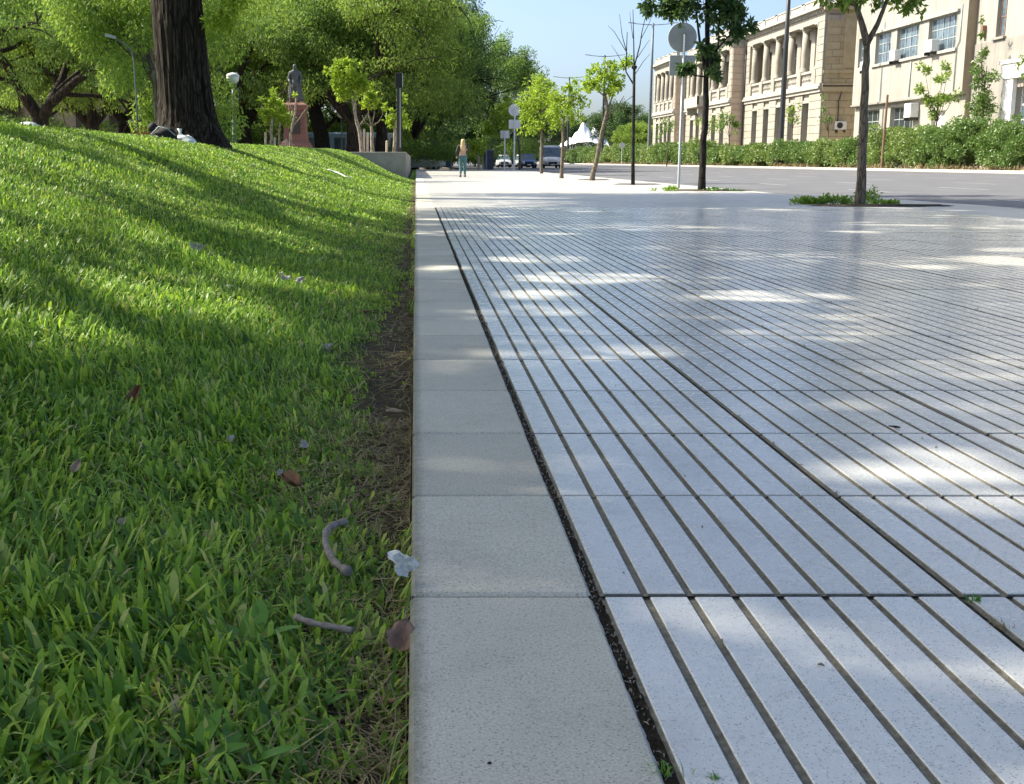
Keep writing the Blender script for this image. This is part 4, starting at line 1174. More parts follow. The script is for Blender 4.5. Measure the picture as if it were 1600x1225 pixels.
def wing(X, y0, y1, nb, cols=True, end=2.4, windows2=True):
    """one stretch of the front: ground floor, colonnade floor, entablature"""
    bay = (y1-y0-2*end)/nb
    ya = y0+end
    ops = []
    for k in range(nb):
        c = ya + bay*(k+.5)
        ops.append((c-1.0, c+1.0, 1.9, 6.5))
    mb = MB(); wall_open(mb, X+.25, y0, y1, GZ0-.3, 8.25, ops, .75); cbuild(mb, 'ground_floor_wall', M['stone'])
    for a, b_, c, d in ops:
        w = window(cb, X+.85, a, b_, c, d, 2, 3, M['dark_recess'], M['glass_dark'], .14); w.location = -cb_loc
        mb = MB(); mb.box(X+.1, X+.45, a-.25, b_+.25, d+.02, d+.3); cbuild(mb, 'lintel', M['stone_white'])
    # rusticated piers between the lower windows
    e = [y0] + [o_ for op in ops for o_ in (op[0]-.05, op[1]+.05)] + [y1]
    for k in range(0, len(e), 2): pier(X+.08, e[k], e[k+1], 1.0, 7.4, M['stone'], 8)
    mb = MB(); mb.box(X-.02, X+.5, y0-.01, y1+.01, GZ0-.3, 1.0); cbuild(mb, 'plinth', M['stone_white'])
    mb = MB(); mb.box(X-.10, X+.5, y0, y1, 7.42, 7.75); mb.box(X-.30, X+.52, y0-.004, y1+.004, 7.752, 7.98); mb.box(X-.18, X+.5, y0, y1, 7.982, 8.25); cbuild(mb, 'string_course', M['stone_white'])
    # parapet of the gallery
    for k in range(nb):
        a, b_ = ya+bay*k+.55, ya+bay*(k+1)-.55
        mb = MB(); mb.box(X+.14, X+.34, a, b_, 8.26, 8.62); mb.box(X+.02, X+.44, a, b_, 9.42, 9.66)
        n_ = 7
        for i in range(n_): mb.lathe([(.09,8.62),(.17,8.85),(.08,9.2),(.11,9.42)], 8, (X+.24, a+(b_-a)*(i+.5)/n_, 0))
        cbuild(mb, 'balustrade', M['stone_white'])
    for k in range(nb+1 if cols else 0):
        c = ya+bay*k; mb = MB(); mb.box(X-.06, X+1.0, c-.55, c+.55, 8.255, 9.70); cbuild(mb, 'pedestal', M['stone'])
    # back wall of the gallery with tall openings
    back = X+1.5
    ops2 = [(ya+bay*k+bay*.5-.95, ya+bay*k+bay*.5+.95, 9.0, 13.2) for k in range(nb)]
    mb = MB(); wall_open(mb, back, y0+.6, y1-.6, 8.25, 14.3, ops2, .4)
    mb.add([(X+.3,y0+.6,8.25),(back,y0+.6,8.25),(back,y1-.6,8.25),(X+.3,y1-.6,8.25)], [(0,3,2,1)])
    cbuild(mb, 'gallery_wall', M['stone'])
    for a, b_, c, d in ops2:
        w = window(cb, back+.38, a, b_, c, d, 2, 3, M['dark_recess'], M['glass_dark'], .12); w.location = -cb_loc
    if cols:
        for k in range(nb+1):
            c = link('column', col_me, cb, Vector((X+.5, ya+bay*k, 9.70))-cb_loc)
            link('capital', cap_me, c, (0,0,4.0))
    for a, b_ in ((y0, y0+end-.6), (y1-end+.6, y1)): pier(X, a, b_, 8.26, 14.2, M['stone'], 8, back=1.5)
    # entablature, cornice, attic
    mb = MB()
    mb.box(X-.02, X+1.9, y0-.01, y1+.01, 14.22, 14.72); mb.box(X+.04, X+1.9, y0, y1, 14.722, 15.2); cbuild(mb, 'entablature', M['stone'])
    mb = MB(); mb.box(X-.25, X+1.9, y0-.02, y1+.02, 15.202, 15.36); mb.box(X-.62, X+2.0, y0-.03, y1+.03, 15.362, 15.58); mb.box(X-.5, X+1.9, y0-.025, y1+.025, 15.582, 15.72); cbuild(mb, 'cornice', M['stone_white'])
    mb = MB()
    nd = int((y1-y0)/.62)
    for k in range(nd): yk = y0+.1+k*(y1-y0-.2)/nd; mb.box(X-.22, X+.05, yk, yk+.3, 15.03, 15.2)
    tag(cbuild(mb, 'dentils', M['stone_white']), kind='stuff')
    mb = MB(); mb.box(X+.06, X+.5, y0, y1, 15.722, 16.45)
    for k in range(nb+1): c = ya+bay*k; mb.box(X-.02, X+.6, c-.5, c+.5, 15.723, 16.6)
    mb.box(X-.02, X+.55, y0, y1, 16.45, 16.58) ; cbuild(mb, 'attic', M['stone_white'])
wing(XF, YA, 148.0, 5)
wing(XF-1.6, 148.0, 160.5, 2, end=2.0)
wing(XF, 160.5, 180.0, 4)
wing(XF-1.6, 180.0, YB, 4, end=1.6)
# rear mass and roof
mb = MB(); mb.box(XF+2.3, XF+24, YA+.4, YB-.4, GZ0-.3, 15.7); cbuild(mb, 'main_block', M['stone_shade'])
mb = MB(); mb.loft([[(XF+1.2,YA+1,15.72),(XF+23,YA+1,15.72),(XF+23,YB-1,15.72),(XF+1.2,YB-1,15.72)],[(XF+6,YA+5,18.0),(XF+18,YA+5,18.0),(XF+18,YB-5,18.0),(XF+6,YB-5,18.0)]]); cbuild(mb, 'roof', M['render_grey'])
# returns of the projecting blocks
for yr in (148.0, 180.0):
    mb = MB(); mb.box(XF-1.45, XF+.6, yr-.02, yr+.4, GZ0-.3, 14.2); core = cbuild(mb, 'return_wall', M['stone_pink'])
    for k in range(18): link('stone_block', block_me(1.55, .1, .66, M['stone_pink']), core, (XF-1.55, yr-.07, 1.0+k*.73))
mb = MB(); mb.tube([(XF-.12,147.6,.2),(XF-.12,147.6,15)], .09, 8); cbuild(mb, 'drainpipe', M['pole_dark'], smooth=True)
# balcony on the central stretch
mb = MB(); mb.box(XF-1.5, XF+.1, 166, 174, 8.0, 8.3); mb.box(XF-1.5, XF-1.3, 166, 174, 8.3, 9.4); mb.box(XF-1.5,XF,166,166.2,8.3,9.4)
for yb_ in (166.6, 173.2): mb.box(XF-1.2, XF+.1, yb_, yb_+.4, 7.1, 8.0)
cbuild(mb, 'balcony', M['stone_white'])
# side wall facing the viewer: coursed blocks
mb = MB(); mb.box(XF+.3, XF+23, YA+.06, YA+.45, GZ0-.3, 15.7); side = cbuild(mb, 'side_wall', M['stone_shade'])
for k in range(21):
    z = 1.0+k*.70
    if 7.3 < z+.35 < 8.3 or z > 14.6: continue
    xs_ = [XF+.28, XF+1.7, XF+3.2, XF+4.7, XF+6.2] if k % 2 else [XF+.28, XF+.95, XF+2.45, XF+3.95, XF+5.45, XF+6.2]
    for i in range(len(xs_)-1):
        if z > 9.6 and xs_[i] > XF+1.9: continue
        link('stone_block', block_me(xs_[i+1]-xs_[i]-.04, .1, .665, M['stone_shade']), side, (xs_[i], YA, z))
mb = MB(); mb.box(XF+2.0, XF+6, YA-.06, YA+.1, 9.7, 14.4); mb.box(XF+.1, XF+10, YA-.12, YA+.1, 7.45, 8.2); mb.box(XF+.1, XF+10, YA-.10, YA+.1, 9.2, 9.5); mb.box(XF-.2, XF+10, YA-.35, YA+.1, 15.2, 15.75)
cbuild(mb, 'side_mouldings', M['stone_shade'])
mb = MB(); mb.tube([(XF+1.85,YA-.08,3.4),(XF+1.8,YA-.08,6.5),(XF+2.0,YA-.08,7.2),(XF+2.0,YA-.16,7.4)], .05, 6); mb.box(XF+.1, XF+6, YA-.16, YA-.1, 7.9, 8.02); cbuild(mb, 'cable', M['pole_dark'])

def aircon(label, X, y, z, w=.95, h=.7, d=.4, face='x', group='air conditioners on the facades'):
    root = tag(empty('air_conditioner', (X, y, z)), label, 'air conditioner', group)
    mb = MB()
    if face == 'x':
        mb.bbox(-d, 0, -w/2, w/2, 0, h, .03); mb.build('casing', M['ac_white'], root)
        g = MB(); n_ = 14
        for k in range(16):
            a0, a1 = 2*math.pi*k/16, 2*math.pi*(k+1)/16; r = h*.36
            g.add([(-d-.006, w*.12+r*math.cos(a0), h/2+r*math.sin(a0)),(-d-.006, w*.12+r*math.cos(a1), h/2+r*math.sin(a1)),(-d-.006, w*.12, h/2)], [(0,1,2)])
        g.build('fan', M['grey_metal'], root)
        g = MB(); g.box(-d,.0,-w/2+.08,-w/2+.13,-.25,-.005); g.box(-d,.0,w/2-.13,w/2-.08,-.25,-.005); g.build('bracket', M['pole_dark'], root)
    else:
        mb.bbox(-w/2, w/2, -d, 0, 0, h, .03); mb.build('casing', M['ac_white'], root)
        g = MB()
        g.v = [(-w*.12+h*.38*math.cos(2*math.pi*k/20), -d-.008, h/2+h*.38*math.sin(2*math.pi*k/20)) for k in range(20)]; g.f = [tuple(range(20))]; g.m = [0]
        g.build('fan', M['pole_dark'], root)
        g = MB(); g.box(-w/2+.1,-w/2+.16,-d,0,-.3,-.005); g.box(w/2-.16,w/2-.1,-d,0,-.3,-.005); g.build('bracket', M['pole_dark'], root)
    return root
aircon('round fan air conditioner on the shaded side wall of the palace', XF+2.1, YA-.01, 3.75, 1.1, .8, .4, 'y')

# ---- plain modern block
mbk = tag(empty('office_block', (40, 90, GZ0)), 'plain cream office block with rows of steel windows and air conditioners', 'building')
o_loc = Vector((40, 90, GZ0))
def ob(mb, name, mat, smooth=False):
    o = mb.build(name, mat, mbk, smooth); o.location = -o_loc; return o
Y0, Y1 = 89.0, 111.2
low = [(105.3,110.0,3.1,5.15), (98.2,102.9,3.1,5.15), (92.2,94.6,.4,4.5)]
mb = MB(); wall_open(mb, 40.32, Y0, Y1, GZ0-.3, 5.7, low, .4); ob(mb, 'lower_wall', M['render_cream'])
up = [(109.2,110.4,8.95,11.5), (103.0,106.4,8.95,11.5), (97.4,101.8,8.95,11.5), (90.7,95.6,8.95,11.5),
      (105.2,106.6,13.6,16.0), (95.9,97.2,13.6,16.0), (92.0,93.2,13.6,16.0)]
mb = MB(); wall_open(mb, 40.0, Y0, Y1, 5.7, 20, up, .35)
mb.add([(40,Y0,5.7),(40.32,Y0,5.7),(40.32,Y1,5.7),(40,Y1,5.7)], [(0,3,2,1)])
ob(mb, 'upper_wall', M['render_cream'])
mb = MB(); mb.box(40.75, 60, Y0+.01, Y1-.01, GZ0-.3, 19.9); ob(mb, 'main_block', M['shade_brown'])
mb = MB(); mb.add([(40,Y0,5.7),(40.8,Y0,5.7),(40.8,Y0,20),(40,Y0,20)], [(0,1,2,3)]); mb.add([(40.32,Y0,0),(40.8,Y0,0),(40.8,Y0,5.7),(40.32,Y0,5.7)], [(0,1,2,3)]); ob(mb, 'end_wall', M['shade_brown'])
mb = MB(); mb.add([(40,Y1,5.7),(40.8,Y1,5.7),(40.8,Y1,20),(40,Y1,20)], [(3,2,1,0)]); ob(mb, 'far_end_wall', M['render_cream'])
for a, b_, c, d in up[:4]: w = window(mbk, 40.33, a, b_, c, d, max(1, round((b_-a)/1.05)), 3, M['steel_frame'], M['glass_blue'], .09); w.location = -o_loc
for a, b_, c, d in up[4:]: w = window(mbk, 40.33, a, b_, c, d, 1, 2, M['steel_frame'], M['glass_dark'], .09); w.location = -o_loc
for a, b_, c, d in low[:2]: w = window(mbk, 40.70, a, b_, c, d, 4, 2, M['steel_frame'], M['glass_dark'], .09); w.location = -o_loc
w = window(mbk, 40.70, *low[2], 2, 3, M['white_paint'], M['white_paint'], .12, 'door'); w.location = -o_loc
mb = MB(); mb.box(39.82, 40.0, 90.3, 106.9, 8.72, 8.93); ob(mb, 'window_sill', M['stone_white'])
mb = MB(); mb.box(39.78, 40.0, 90.3, 106.9, 11.52, 11.70); ob(mb, 'window_hood', M['stone_white'])
mb = MB(); mb.box(39.86, 40.3, Y0-.002, Y1+.002, 5.55, 5.70); ob(mb, 'ledge', M['render_grey'])
mb = MB(); mb.tube([(39.94,90.3,5.8),(39.94,90.3,9.0),(39.94,89.9,9.4),(39.94,89.9,12.0)], .04, 6); mb.tube([(39.94,98.4,5.8),(39.94,98.4,8.6)], .05, 6); ob(mb, 'pipe', M['grey_metal'], True)
aircon('window air conditioner under the middle steel window of the office block', 39.98, 101.2, 8.85, 1.15, .85, .55)
aircon('window air conditioner under the right steel window of the office block', 39.98, 94.1, 8.95, 1.35, .9, .6)
aircon('large white air conditioner under the ledge of the office block', 40.28, 97.6, 4.15, 1.3, 1.1, .7)
aircon('air conditioner beside the narrow left window of the office block', 39.98, 108.3, 8.6, .9, .75, .4)

# ---- sand house at the right edge
sh = tag(empty('sand_house', (40.7, 75, GZ0)), 'sand coloured building with white doorway at the right edge', 'building')
s_loc = Vector((40.7, 75, GZ0))
def sb(mb, name, mat, smooth=False):
    o = mb.build(name, mat, sh, smooth); o.location = -s_loc; return o
XS = 40.7
ops = [(84.6,86.0,9.2,12.0), (79.5,81.3,9.2,12.2), (74.0,75.8,9.2,12.2), (79.2,82.2,.3,5.6), (73.0,75.5,2.2,5.2)]
mb = MB(); wall_open(mb, XS, 60, 88.98, 9.0, 20, ops[:3], .35); sb(mb, 'upper_wall', M['render_sand'])
mb = MB(); wall_open(mb, XS-.06, 60, 88.98, GZ0-.3, 9.0, ops[3:], .45); mb.add([(XS-.06,60,9.0),(XS,60,9.0),(XS,88.98,9.0),(XS-.06,88.98,9.0)], [(3,2,1,0)]); sb(mb, 'lower_wall', M['render_grey'])
mb = MB(); mb.box(XS+.42, 60, 60.02, 88.96, GZ0-.3, 19.9); sb(mb, 'main_block', M['render_grey'])
for a, b_, c, d in ops[:3]: w = window(sh, XS+.33, a, b_, c, d, 2, 2, M['rust_post'], M['glass_blue'], .12); w.location = -s_loc
w = window(sh, XS+.38, *ops[4], 2, 2, M['white_paint'], M['glass_blue'], .12); w.location = -s_loc
mb = MB()
for a, b_ in ((77.6,79.2),(82.2,83.6)): mb.box(XS-.35, XS-.062, a, b_, GZ0, 6.2)
mb.box(XS-.45, XS-.062, 77.4, 83.8, 6.2, 7.2); mb.box(XS-.55, XS-.062, 77.2, 84.0, 7.2, 7.45)
sb(mb, 'door_surround', M['white_paint'])
w = window(sh, XS+.38, *ops[3], 3, 5, M['white_paint'], M['glass_blue'], .16, 'door'); w.location = -s_loc
mb = MB(); mb.box(XS-.25, XS, 84.4, 86.2, 9.02, 9.18); sb(mb, 'window_sill', M['render_grey'])
mb = MB(); mb.bbox(XS-.30, XS, 87.4, 87.75, 9.4, 10.2, .02); sb(mb, 'lantern', M['rust_post'])

# ---- planting in front of the buildings
def small_tree(name, label, px, Yv, zc, blobs, leaf, seed, r=.06, group='small trees before the facades'):
    x = pt(px, 200, Yv).x; rg = np.random.default_rng(seed)
    root = tag(empty(name, (x, Yv, GZ0)), label, 'tree', group)
    mb = MB(); mb.tube([(0,0,-.1),(.05,.05,zc*.4),(-.03,0,zc*.75),(0,0,zc)], [r*1.3,r,r*.8,r*.4], 7); 
    cs = [];
    for ppx, ppy, rr, n in blobs:
        v = pt(ppx, ppy, Yv); cs.append((v.x-x, rg.uniform(-.3,.3), v.z-GZ0, rr, n))
        mb.tube([(0,0,zc*.6),(cs[-1][0]*.6,cs[-1][1]*.5,(zc*.6+cs[-1][2])/2),cs[-1][:3]], [r*.5,r*.35,r*.15], 5)
    mb.build('trunk', M['bark_young'], root, True)
    cs = np.array(cs)
    c2, r2, n2 = [], [], []
    for c in cs:
        k = max(3, int(c[4]/40)); d = rg.normal(0,1,(k,3)); d /= np.linalg.norm(d,axis=1)[:,None]
        c2.append(c[:3]+d*c[3]*rg.uniform(.2,.9,k)[:,None]); r2.append(c[3]*rg.uniform(.3,.5,k)); n2.append(np.full(k, int(c[4]//k)))
    link('crown', leaf_mesh('small_crown', np.concatenate(c2), np.concatenate(r2), np.concatenate(n2), .24, .11, leaf, rg, .3, .3), root)
small_tree('ornamental_tree', 'small light green tree with tiered crown before the office block', 1463, 84, 5.2,
    [(1447,108,.6,150),(1440,135,.55,140),(1470,125,.6,150),(1484,105,.5,120),(1462,155,.75,220),(1478,150,.6,160),(1450,160,.5,110),(1492,150,.4,60),(1458,172,.5,100)], M['leaf_light'], 41)
small_tree('climbing_plant', 'tall narrow climbing plant on the wall beside the white doorway', 1534, 86.5, 7.0,
    [(1534,30,.25,40),(1534,55,.3,60),(1536,85,.5,150),(1532,105,.7,240),(1543,120,.7,240),(1530,130,.75,260),(1540,150,.8,300),(1528,160,.8,300),(1545,172,.8,280),(1530,180,.9,300)], M['leaf_hedge'], 42)
small_tree('ornamental_tree', 'small bushy tree before the palace beside the hedge', 1140, 132, 5.0,
    [(1136,185,.9,200),(1146,190,1.0,200),(1130,195,.8,160),(1152,198,.7,100),(1139,178,.6,90)], M['leaf_mid'], 43)
small_tree('ornamental_tree', 'thin pale tree against the palace ground floor windows', 1098, 140, 4.6,
    [(1104,190,1.1,120),(1112,195,1.0,110),(1090,192,.9,90),(1120,185,.8,60)], M['leaf_light'], 44)
small_tree('ornamental_tree', 'small green tree at the left end of the palace', 1044, 150, 4.4,
    [(1042,198,1.1,170),(1035,205,1.0,150),(1050,200,.9,120),(1044,190,.7,80)], M['leaf_mid'], 45)
small_tree('ornamental_tree', 'thin leafy tree before the palace behind the dark lamp post', 1238, 118, 6.0,
    [(1240,172,.8,90),(1232,180,.7,80),(1250,168,.5,40),(1245,185,.6,60)], M['leaf_light'], 46)
small_tree('ornamental_tree', 'sparse twiggy shrub against the shaded side wall of the palace', 1295, 110, 5.0,
    [(1290,150,.4,30),(1287,170,.5,50),(1296,185,.6,60),(1285,185,.5,40)], M['leaf_hedge'], 47)
small_tree('ornamental_tree', 'small leaning shrub at the right picture edge by the doorway', 1604, 76, 5.4,
    [(1596,90,.35,50),(1603,115,.4,60),(1590,105,.25,25)], M['leaf_light'], 48)

# the fronts stand a little deeper than first paced out
for o_ in (cb, mbk, sh): o_.location.y *= 1.03; o_.scale.y = 1.03
for o_ in bpy.data.objects:
    if o_.name.startswith('air_conditioner'): o_.location.y *= 1.03
# ================================================================== THINGS
# ---- retaining wall
mb = MB(); mb.bbox(-4.4, -.40, WALL_Y, WALL_Y+.3, -.3, 1.07, .012)
rw = tag(mb.build('retaining_wall', M['concrete_wall']), 'low grey concrete retaining wall ending the grass bank', 'wall')
mb = MB(); mb.bbox(-.60, -.402, WALL_Y+.303, 100, -.3, 1.06, .012); mb.build('return_wall', M['concrete_wall'], rw)

# ---- lamps
def globe_lamp():
    b = Vector(on(367, 46)); s = 46/FPX
    root = tag(empty('park_lamp', b), 'grey park lamp with a round white bowl head', 'lamp')
    h = pt(367, 140, 46).z - b.z
    mb = MB(); mb.lathe([(.10,-.1),(.10,.5),(.075,.55),(.07,1.2),(.055,h*.9),(.05,h)], 12); mb.build('pole', M['pole_metal'], root, True)
    mb = MB()
    for k in range(4): a = k*math.pi/2+.4; mb.tube([(0,0,h-.05),(.10*math.cos(a),.10*math.sin(a),h+.12),(.19*math.cos(a),.19*math.sin(a),h+.38)], .016, 6)
    mb.build('arms', M['grey_metal'], root, True)
    mb = MB(); mb.lathe([(.10,h+.22),(.20,h+.30),(.235,h+.42),(.23,h+.47)], 20); mb.build('bowl', M['lamp_glass'], root, True)
    mb = MB(); mb.lathe([(.24,h+.472),(.25,h+.49),(.20,h+.56),(.08,h+.60),(.01,h+.61)], 20); mb.build('cap', M['lamp_glass'], root, True)
globe_lamp()
def arm_lamp():
    b = Vector(on(217, 38)); root = tag(empty('street_lamp', b), 'thin grey curved arm street lamp left of the massive trunk', 'lamp')
    L = lambda px, py, dy=0: Vector(pt(px, py, 38+dy)) - b
    mb = MB(); mb.tube([L(217,230), L(213,150), L(209,95), L(206,80), L(197,70), L(185,63), L(178,60)], [.026,.024,.022,.022,.02,.016,.016], 8); mb.build('pole', M['pole_metal'], root, True)
    mb = MB(); mb.loft([[L(180,59)+Vector(v) for v in ((0,-.1,-.04),(0,.1,-.04),(0,.1,.05),(0,-.1,.05))], [L(165,55)+Vector(v) for v in ((0,-.1,-.04),(0,.1,-.04),(0,.08,.05),(0,-.08,.05))]]); mb.build('lamp_head', M['grey_metal'], root)
arm_lamp()
def post_lamp():
    b = Vector(on(624, 54)); s = 54/FPX
    root = tag(empty('post_lamp', b), 'dark square post lamp with a black box head behind the wall', 'lamp')
    h0 = pt(624,136,54).z - b.z; h1 = pt(624,114,54).z - b.z
    mb = MB(); mb.bbox(-.11,.11,-.10,.10,-.1,h0,.01); mb.build('post', M['pole_dark'], root)
    mb = MB(); mb.box(.02,.06,-.108,-.1005,.3,h0-.05); mb.build('light_strip', M['grey_metal'], root)
    mb = MB(); mb.bbox(-.17,.13,-.15,.15,h0+.003,h1,.012); mb.build('head', M['black_cloth'], root)
    mb = MB(); mb.box(.131,.165,-.14,.14,h0+.02,h1-.02); mb.build('side_panel', M['grey_metal'], root)
post_lamp()
b = Vector(on(534, 96)); root = tag(empty('park_lamp', b), 'small white lantern lamp far behind the statue', 'lamp')
mb = MB(); mb.lathe([(.09,0),(.06,1),(.05,3.0)], 8); mb.build('pole', M['pole_metal'], root)
mb = MB(); mb.lathe([(.1,2.95),(.3,3.1),(.32,3.5),(.1,3.6)], 10); mb.build('bowl', M['lamp_glass'], root, True)
mb = MB(); mb.lathe([(.7,4.1),(.75,4.2),(.1,4.45)], 12); mb.tube([(0,0,3),(0,0,4.2)], .04, 6); mb.build('cap', M['lamp_glass'], root, True)

def double_lamp(label, px, Yv, pyt, span, mat, headless=False):
    x = pt(px, 200, Yv).x; root = tag(empty('street_lamp', (x, Yv, -.1)), label, 'lamp', 'tall street lamps')
    h = pt(px, pyt, Yv).z + .1
    mb = MB(); mb.lathe([(.30,-.2),(.30,1.2),(.24,1.4),(.22,h*.3),(.17,h*.7),(.13,h)], 12); mb.build('pole', mat, root, True)
    for s in (-1, 1):
        mb = MB(); mb.tube([(0,0,h-.25),(s*span*.3,0,h-.20),(s*span*.7,0,h-.08),(s*span*.75,0,h-.05)], [.06,.05,.045,.04], 7); a = mb.build('arm', mat, root, True)
        mb = MB(); mb.loft([[(s*span*.7,-.12,h-.10),(s*span*.7,.12,h-.10),(s*span*.7,.12,h+.02),(s*span*.7,-.12,h+.02)], [(s*span,-.16,h+.03),(s*span,.16,h+.03),(s*span,.12,h+.12),(s*span,-.12,h+.12)]]); mb.build('lamp_head', M['grey_metal'], a)
double_lamp('tall double arm street lamp standing against the sky left of the palace', 1015, 170, 36, 3.4, M['pole_metal'])
double_lamp('double arm street lamp above the leaning yellow green street tree', 942, 212, 86, 3.4, M['pole_dark'])
double_lamp('farthest double arm street lamp over the yellow green street trees', 888, 258, 120, 3.4, M['pole_dark'])
def tall_post():
    b = pt(1220, 222, 110); root = tag(empty('street_lamp', (b.x, 110, zf+.1)), 'black lamp post rising out of the frame before the palace', 'lamp')
    h = 19.5
    mb = MB(); mb.lathe([(.30,-.1),(.30,1.4),(.25,1.6),(.21,h*.5),(.14,h)], 14); mb.build('pole', M['pole_dark'], root, True)
    for s in (-1, 1):
        mb = MB(); mb.tube([(0,0,h-.2),(s*1.2,0,h)], [.06,.04], 7); a = mb.build('arm', M['pole_dark'], root, True)
        mb = MB(); mb.box(min(s*1.2,s*1.9),max(s*1.2,s*1.9),-.15,.15,h-.04,h+.08); mb.build('lamp_head', M['grey_metal'], a)
tall_post()

# ---- monument
def figure_mesh(name, joints, edges, mats, sub=1):
    """one continuous skin over a skeleton; joints: name -> (pos, rx, ry)"""
    me = bpy.data.meshes.new(name); keys = list(joints)
    me.from_pydata([joints[k][0] for k in keys], [(keys.index(a), keys.index(b_)) for a, b_ in edges], [])
    o = bpy.data.objects.new('tmp_skin', me); C.objects.link(o)
    md = o.modifiers.new('skin', 'SKIN'); md.use_smooth_shade = True
    sv = me.skin_vertices[0].data
    for i, k in enumerate(keys):
        sv[i].radius = joints[k][1:3]; sv[i].use_root = (i == 0)
    o.modifiers.new('sub', 'SUBSURF').levels = sub
    dg = bpy.context.evaluated_depsgraph_get()
    out = bpy.data.meshes.new_from_object(o.evaluated_get(dg))
    bpy.data.objects.remove(o); bpy.data.meshes.remove(me)
    out.name = name; out.materials.clear()
    for m_ in mats: out.materials.append(m_)
    return out
def monument():
    Yv = 84; b = Vector(on(463, Yv)); root = tag(empty('monument', b), 'red granite pedestal carrying a dark bronze standing statue', 'monument')
    def sq(*prof):
        mb = MB(); mb.loft([[(-w,-w,z),(w,-w,z),(w,w,z),(-w,w,z)] for w, z in prof]); return mb
    s = Yv/FPX
    sq((1.12,-.3),(1.12,.25),(1.06,.28),(1.0,.75),(.97,.8),(.9,.95)).build('base', M['granite_red'], root)
    sq((.88,.952),(.80,1.05),(.77,1.2),(.66,2.9),(.66,3.05)).build('shaft', M['granite_red'], root)
    sq((.70,3.052),(.80,3.2),(.84,3.38),(.78,3.45),(.55,3.55)).build('cornice', M['granite_red'], root)
    mb = MB(); mb.box(-.36,.36,-.80,-.68,1.5,2.6); mb.build('plaque', M['plaque'], root)
    z0 = 3.55
    J = {'hip':((0,0,z0+1.35),.24,.20),'chest':((0,0,z0+1.85),.28,.20),'neck':((0,0,z0+2.15),.10,.10),'head':((0,-.04,z0+2.38),.15,.17),'crown':((0,-.02,z0+2.55),.10,.12),
         'kneeL':((-.14,-.06,z0+.72),.14,.15),'footL':((-.15,0,z0+.06),.11,.12),'kneeR':((.15,-.14,z0+.72),.14,.15),'footR':((.20,-.16,z0+.06),.11,.12),
         'shL':((-.32,0,z0+1.98),.12,.12),'elL':((-.42,.02,z0+1.55),.10,.10),'haL':((-.30,-.22,z0+1.35),.08,.08),
         'shR':((.32,0,z0+1.98),.12,.12),'elR':((.44,-.02,z0+1.55),.10,.10),'haR':((.42,-.28,z0+1.30),.08,.08)}
    E = [('hip','chest'),('chest','neck'),('neck','head'),('head','crown'),('hip','kneeL'),('kneeL','footL'),('hip','kneeR'),('kneeR','footR'),('chest','shL'),('shL','elL'),('elL','haL'),('chest','shR'),('shR','elR'),('elR','haR')]
    st = link('statue', figure_mesh('statue', J, E, [M['bronze']], 2), root)
    mb = MB(); rings = []
    for k in range(9):
        t_ = k/8; z = z0+2.0-1.85*t_; w = .30+.24*t_
        rings.append([(w*math.cos(a)*(1+.06*math.sin(a*7+k)), .10+(.12+.16*t_)*math.sin(a)+.04*math.sin(a*9), z) for a in [2*math.pi*i/24 for i in range(24)]])
    mb.loft(rings); mb.build('cloak', M['bronze'], st, True)
    mb = MB(); mb.tube([(.42,-.3,z0+1.35),(.48,-.34,z0+.1)], [.02,.012], 6); mb.box(.34,.52,-.33,-.29,z0+1.28,z0+1.33); mb.build('sword', M['bronze'], st)
monument()

# ---- road signs seen from behind
def sign(label, px, py, disc, rect, Yv=None, post=.035, mat=None):
    b = gp(px, py); Yv = Yv or b.y; mat = mat or M['grey_metal']
    root = tag(empty('road_sign', b), label, 'sign', 'traffic signs seen from behind')
    L = lambda x, y_: Vector(pt(x, y_, b.y)) - Vector(b)
    topz = L(px, (disc[1]-disc[2]*.2) if disc else rect[1]).z
    mb = MB(); mb.lathe([(post*1.05,-.1),(post,.0),(post,topz)], 12); mb.build('post', mat, root, True)
    if disc:
        c = L(disc[0], disc[1]); r = disc[2]*b.y/FPX
        mb = MB(); n_ = 36
        f0 = [(c.x+r*math.cos(2*math.pi*k/n_), post+.03, c.z+r*math.sin(2*math.pi*k/n_)) for k in range(n_)]
        f1 = [(c.x+r*.985*math.cos(2*math.pi*k/n_), post+.008, c.z+r*.985*math.sin(2*math.pi*k/n_)) for k in range(n_)]
        mb.loft([f0, f1]); d = mb.build('disc', mat, root)
        mb = MB(); mb.box(-r*.8, r*.8, post-.004, post+.007, c.z-.12, c.z-.09); mb.box(-r*.8, r*.8, post-.004, post+.007, c.z+.09, c.z+.12); mb.build('rail', mat, d)
    if rect:
        a, e = L(rect[0], rect[3]), L(rect[2], rect[1])
        mb = MB(); mb.bbox(a.x, e.x, post+.008, post+.03, a.z, e.z, .006); p_ = mb.build('plate', mat, root)
        mb = MB(); mb.box(a.x*.8, e.x*.8, post-.004, post+.007, (a.z+e.z)/2-.03, (a.z+e.z)/2+.03); mb.build('rail', mat, p_)
sign('grey road sign with large disc and plate seen from behind, nearest the dark leaved tree', 1060, 294, (1067, 58, 22), (1046, 86, 1087, 118))
sign('far white road sign with disc above a plate between yellow green trees', 803, 266, (804, 172, 9.2), (795, 187, 814, 201), post=.06, mat=M['white_paint'])
sign('small white square sign plate left of the round white sign', 788, 265.5, None, (782, 204, 796, 216), post=.06, mat=M['white_paint'])
x = pt(972, 227, 165).x
root = tag(empty('road_sign', (x, 165, zf)), 'tiny round white sign above the hedge', 'sign')
mb = MB(); mb.tube([(0,0,0),(0,0,2.6)], .04, 8); mb.build('post', M['white_paint'], root)
mb = MB(); r = .36; n_ = 24; zc = pt(972, 227, 165).z - zf
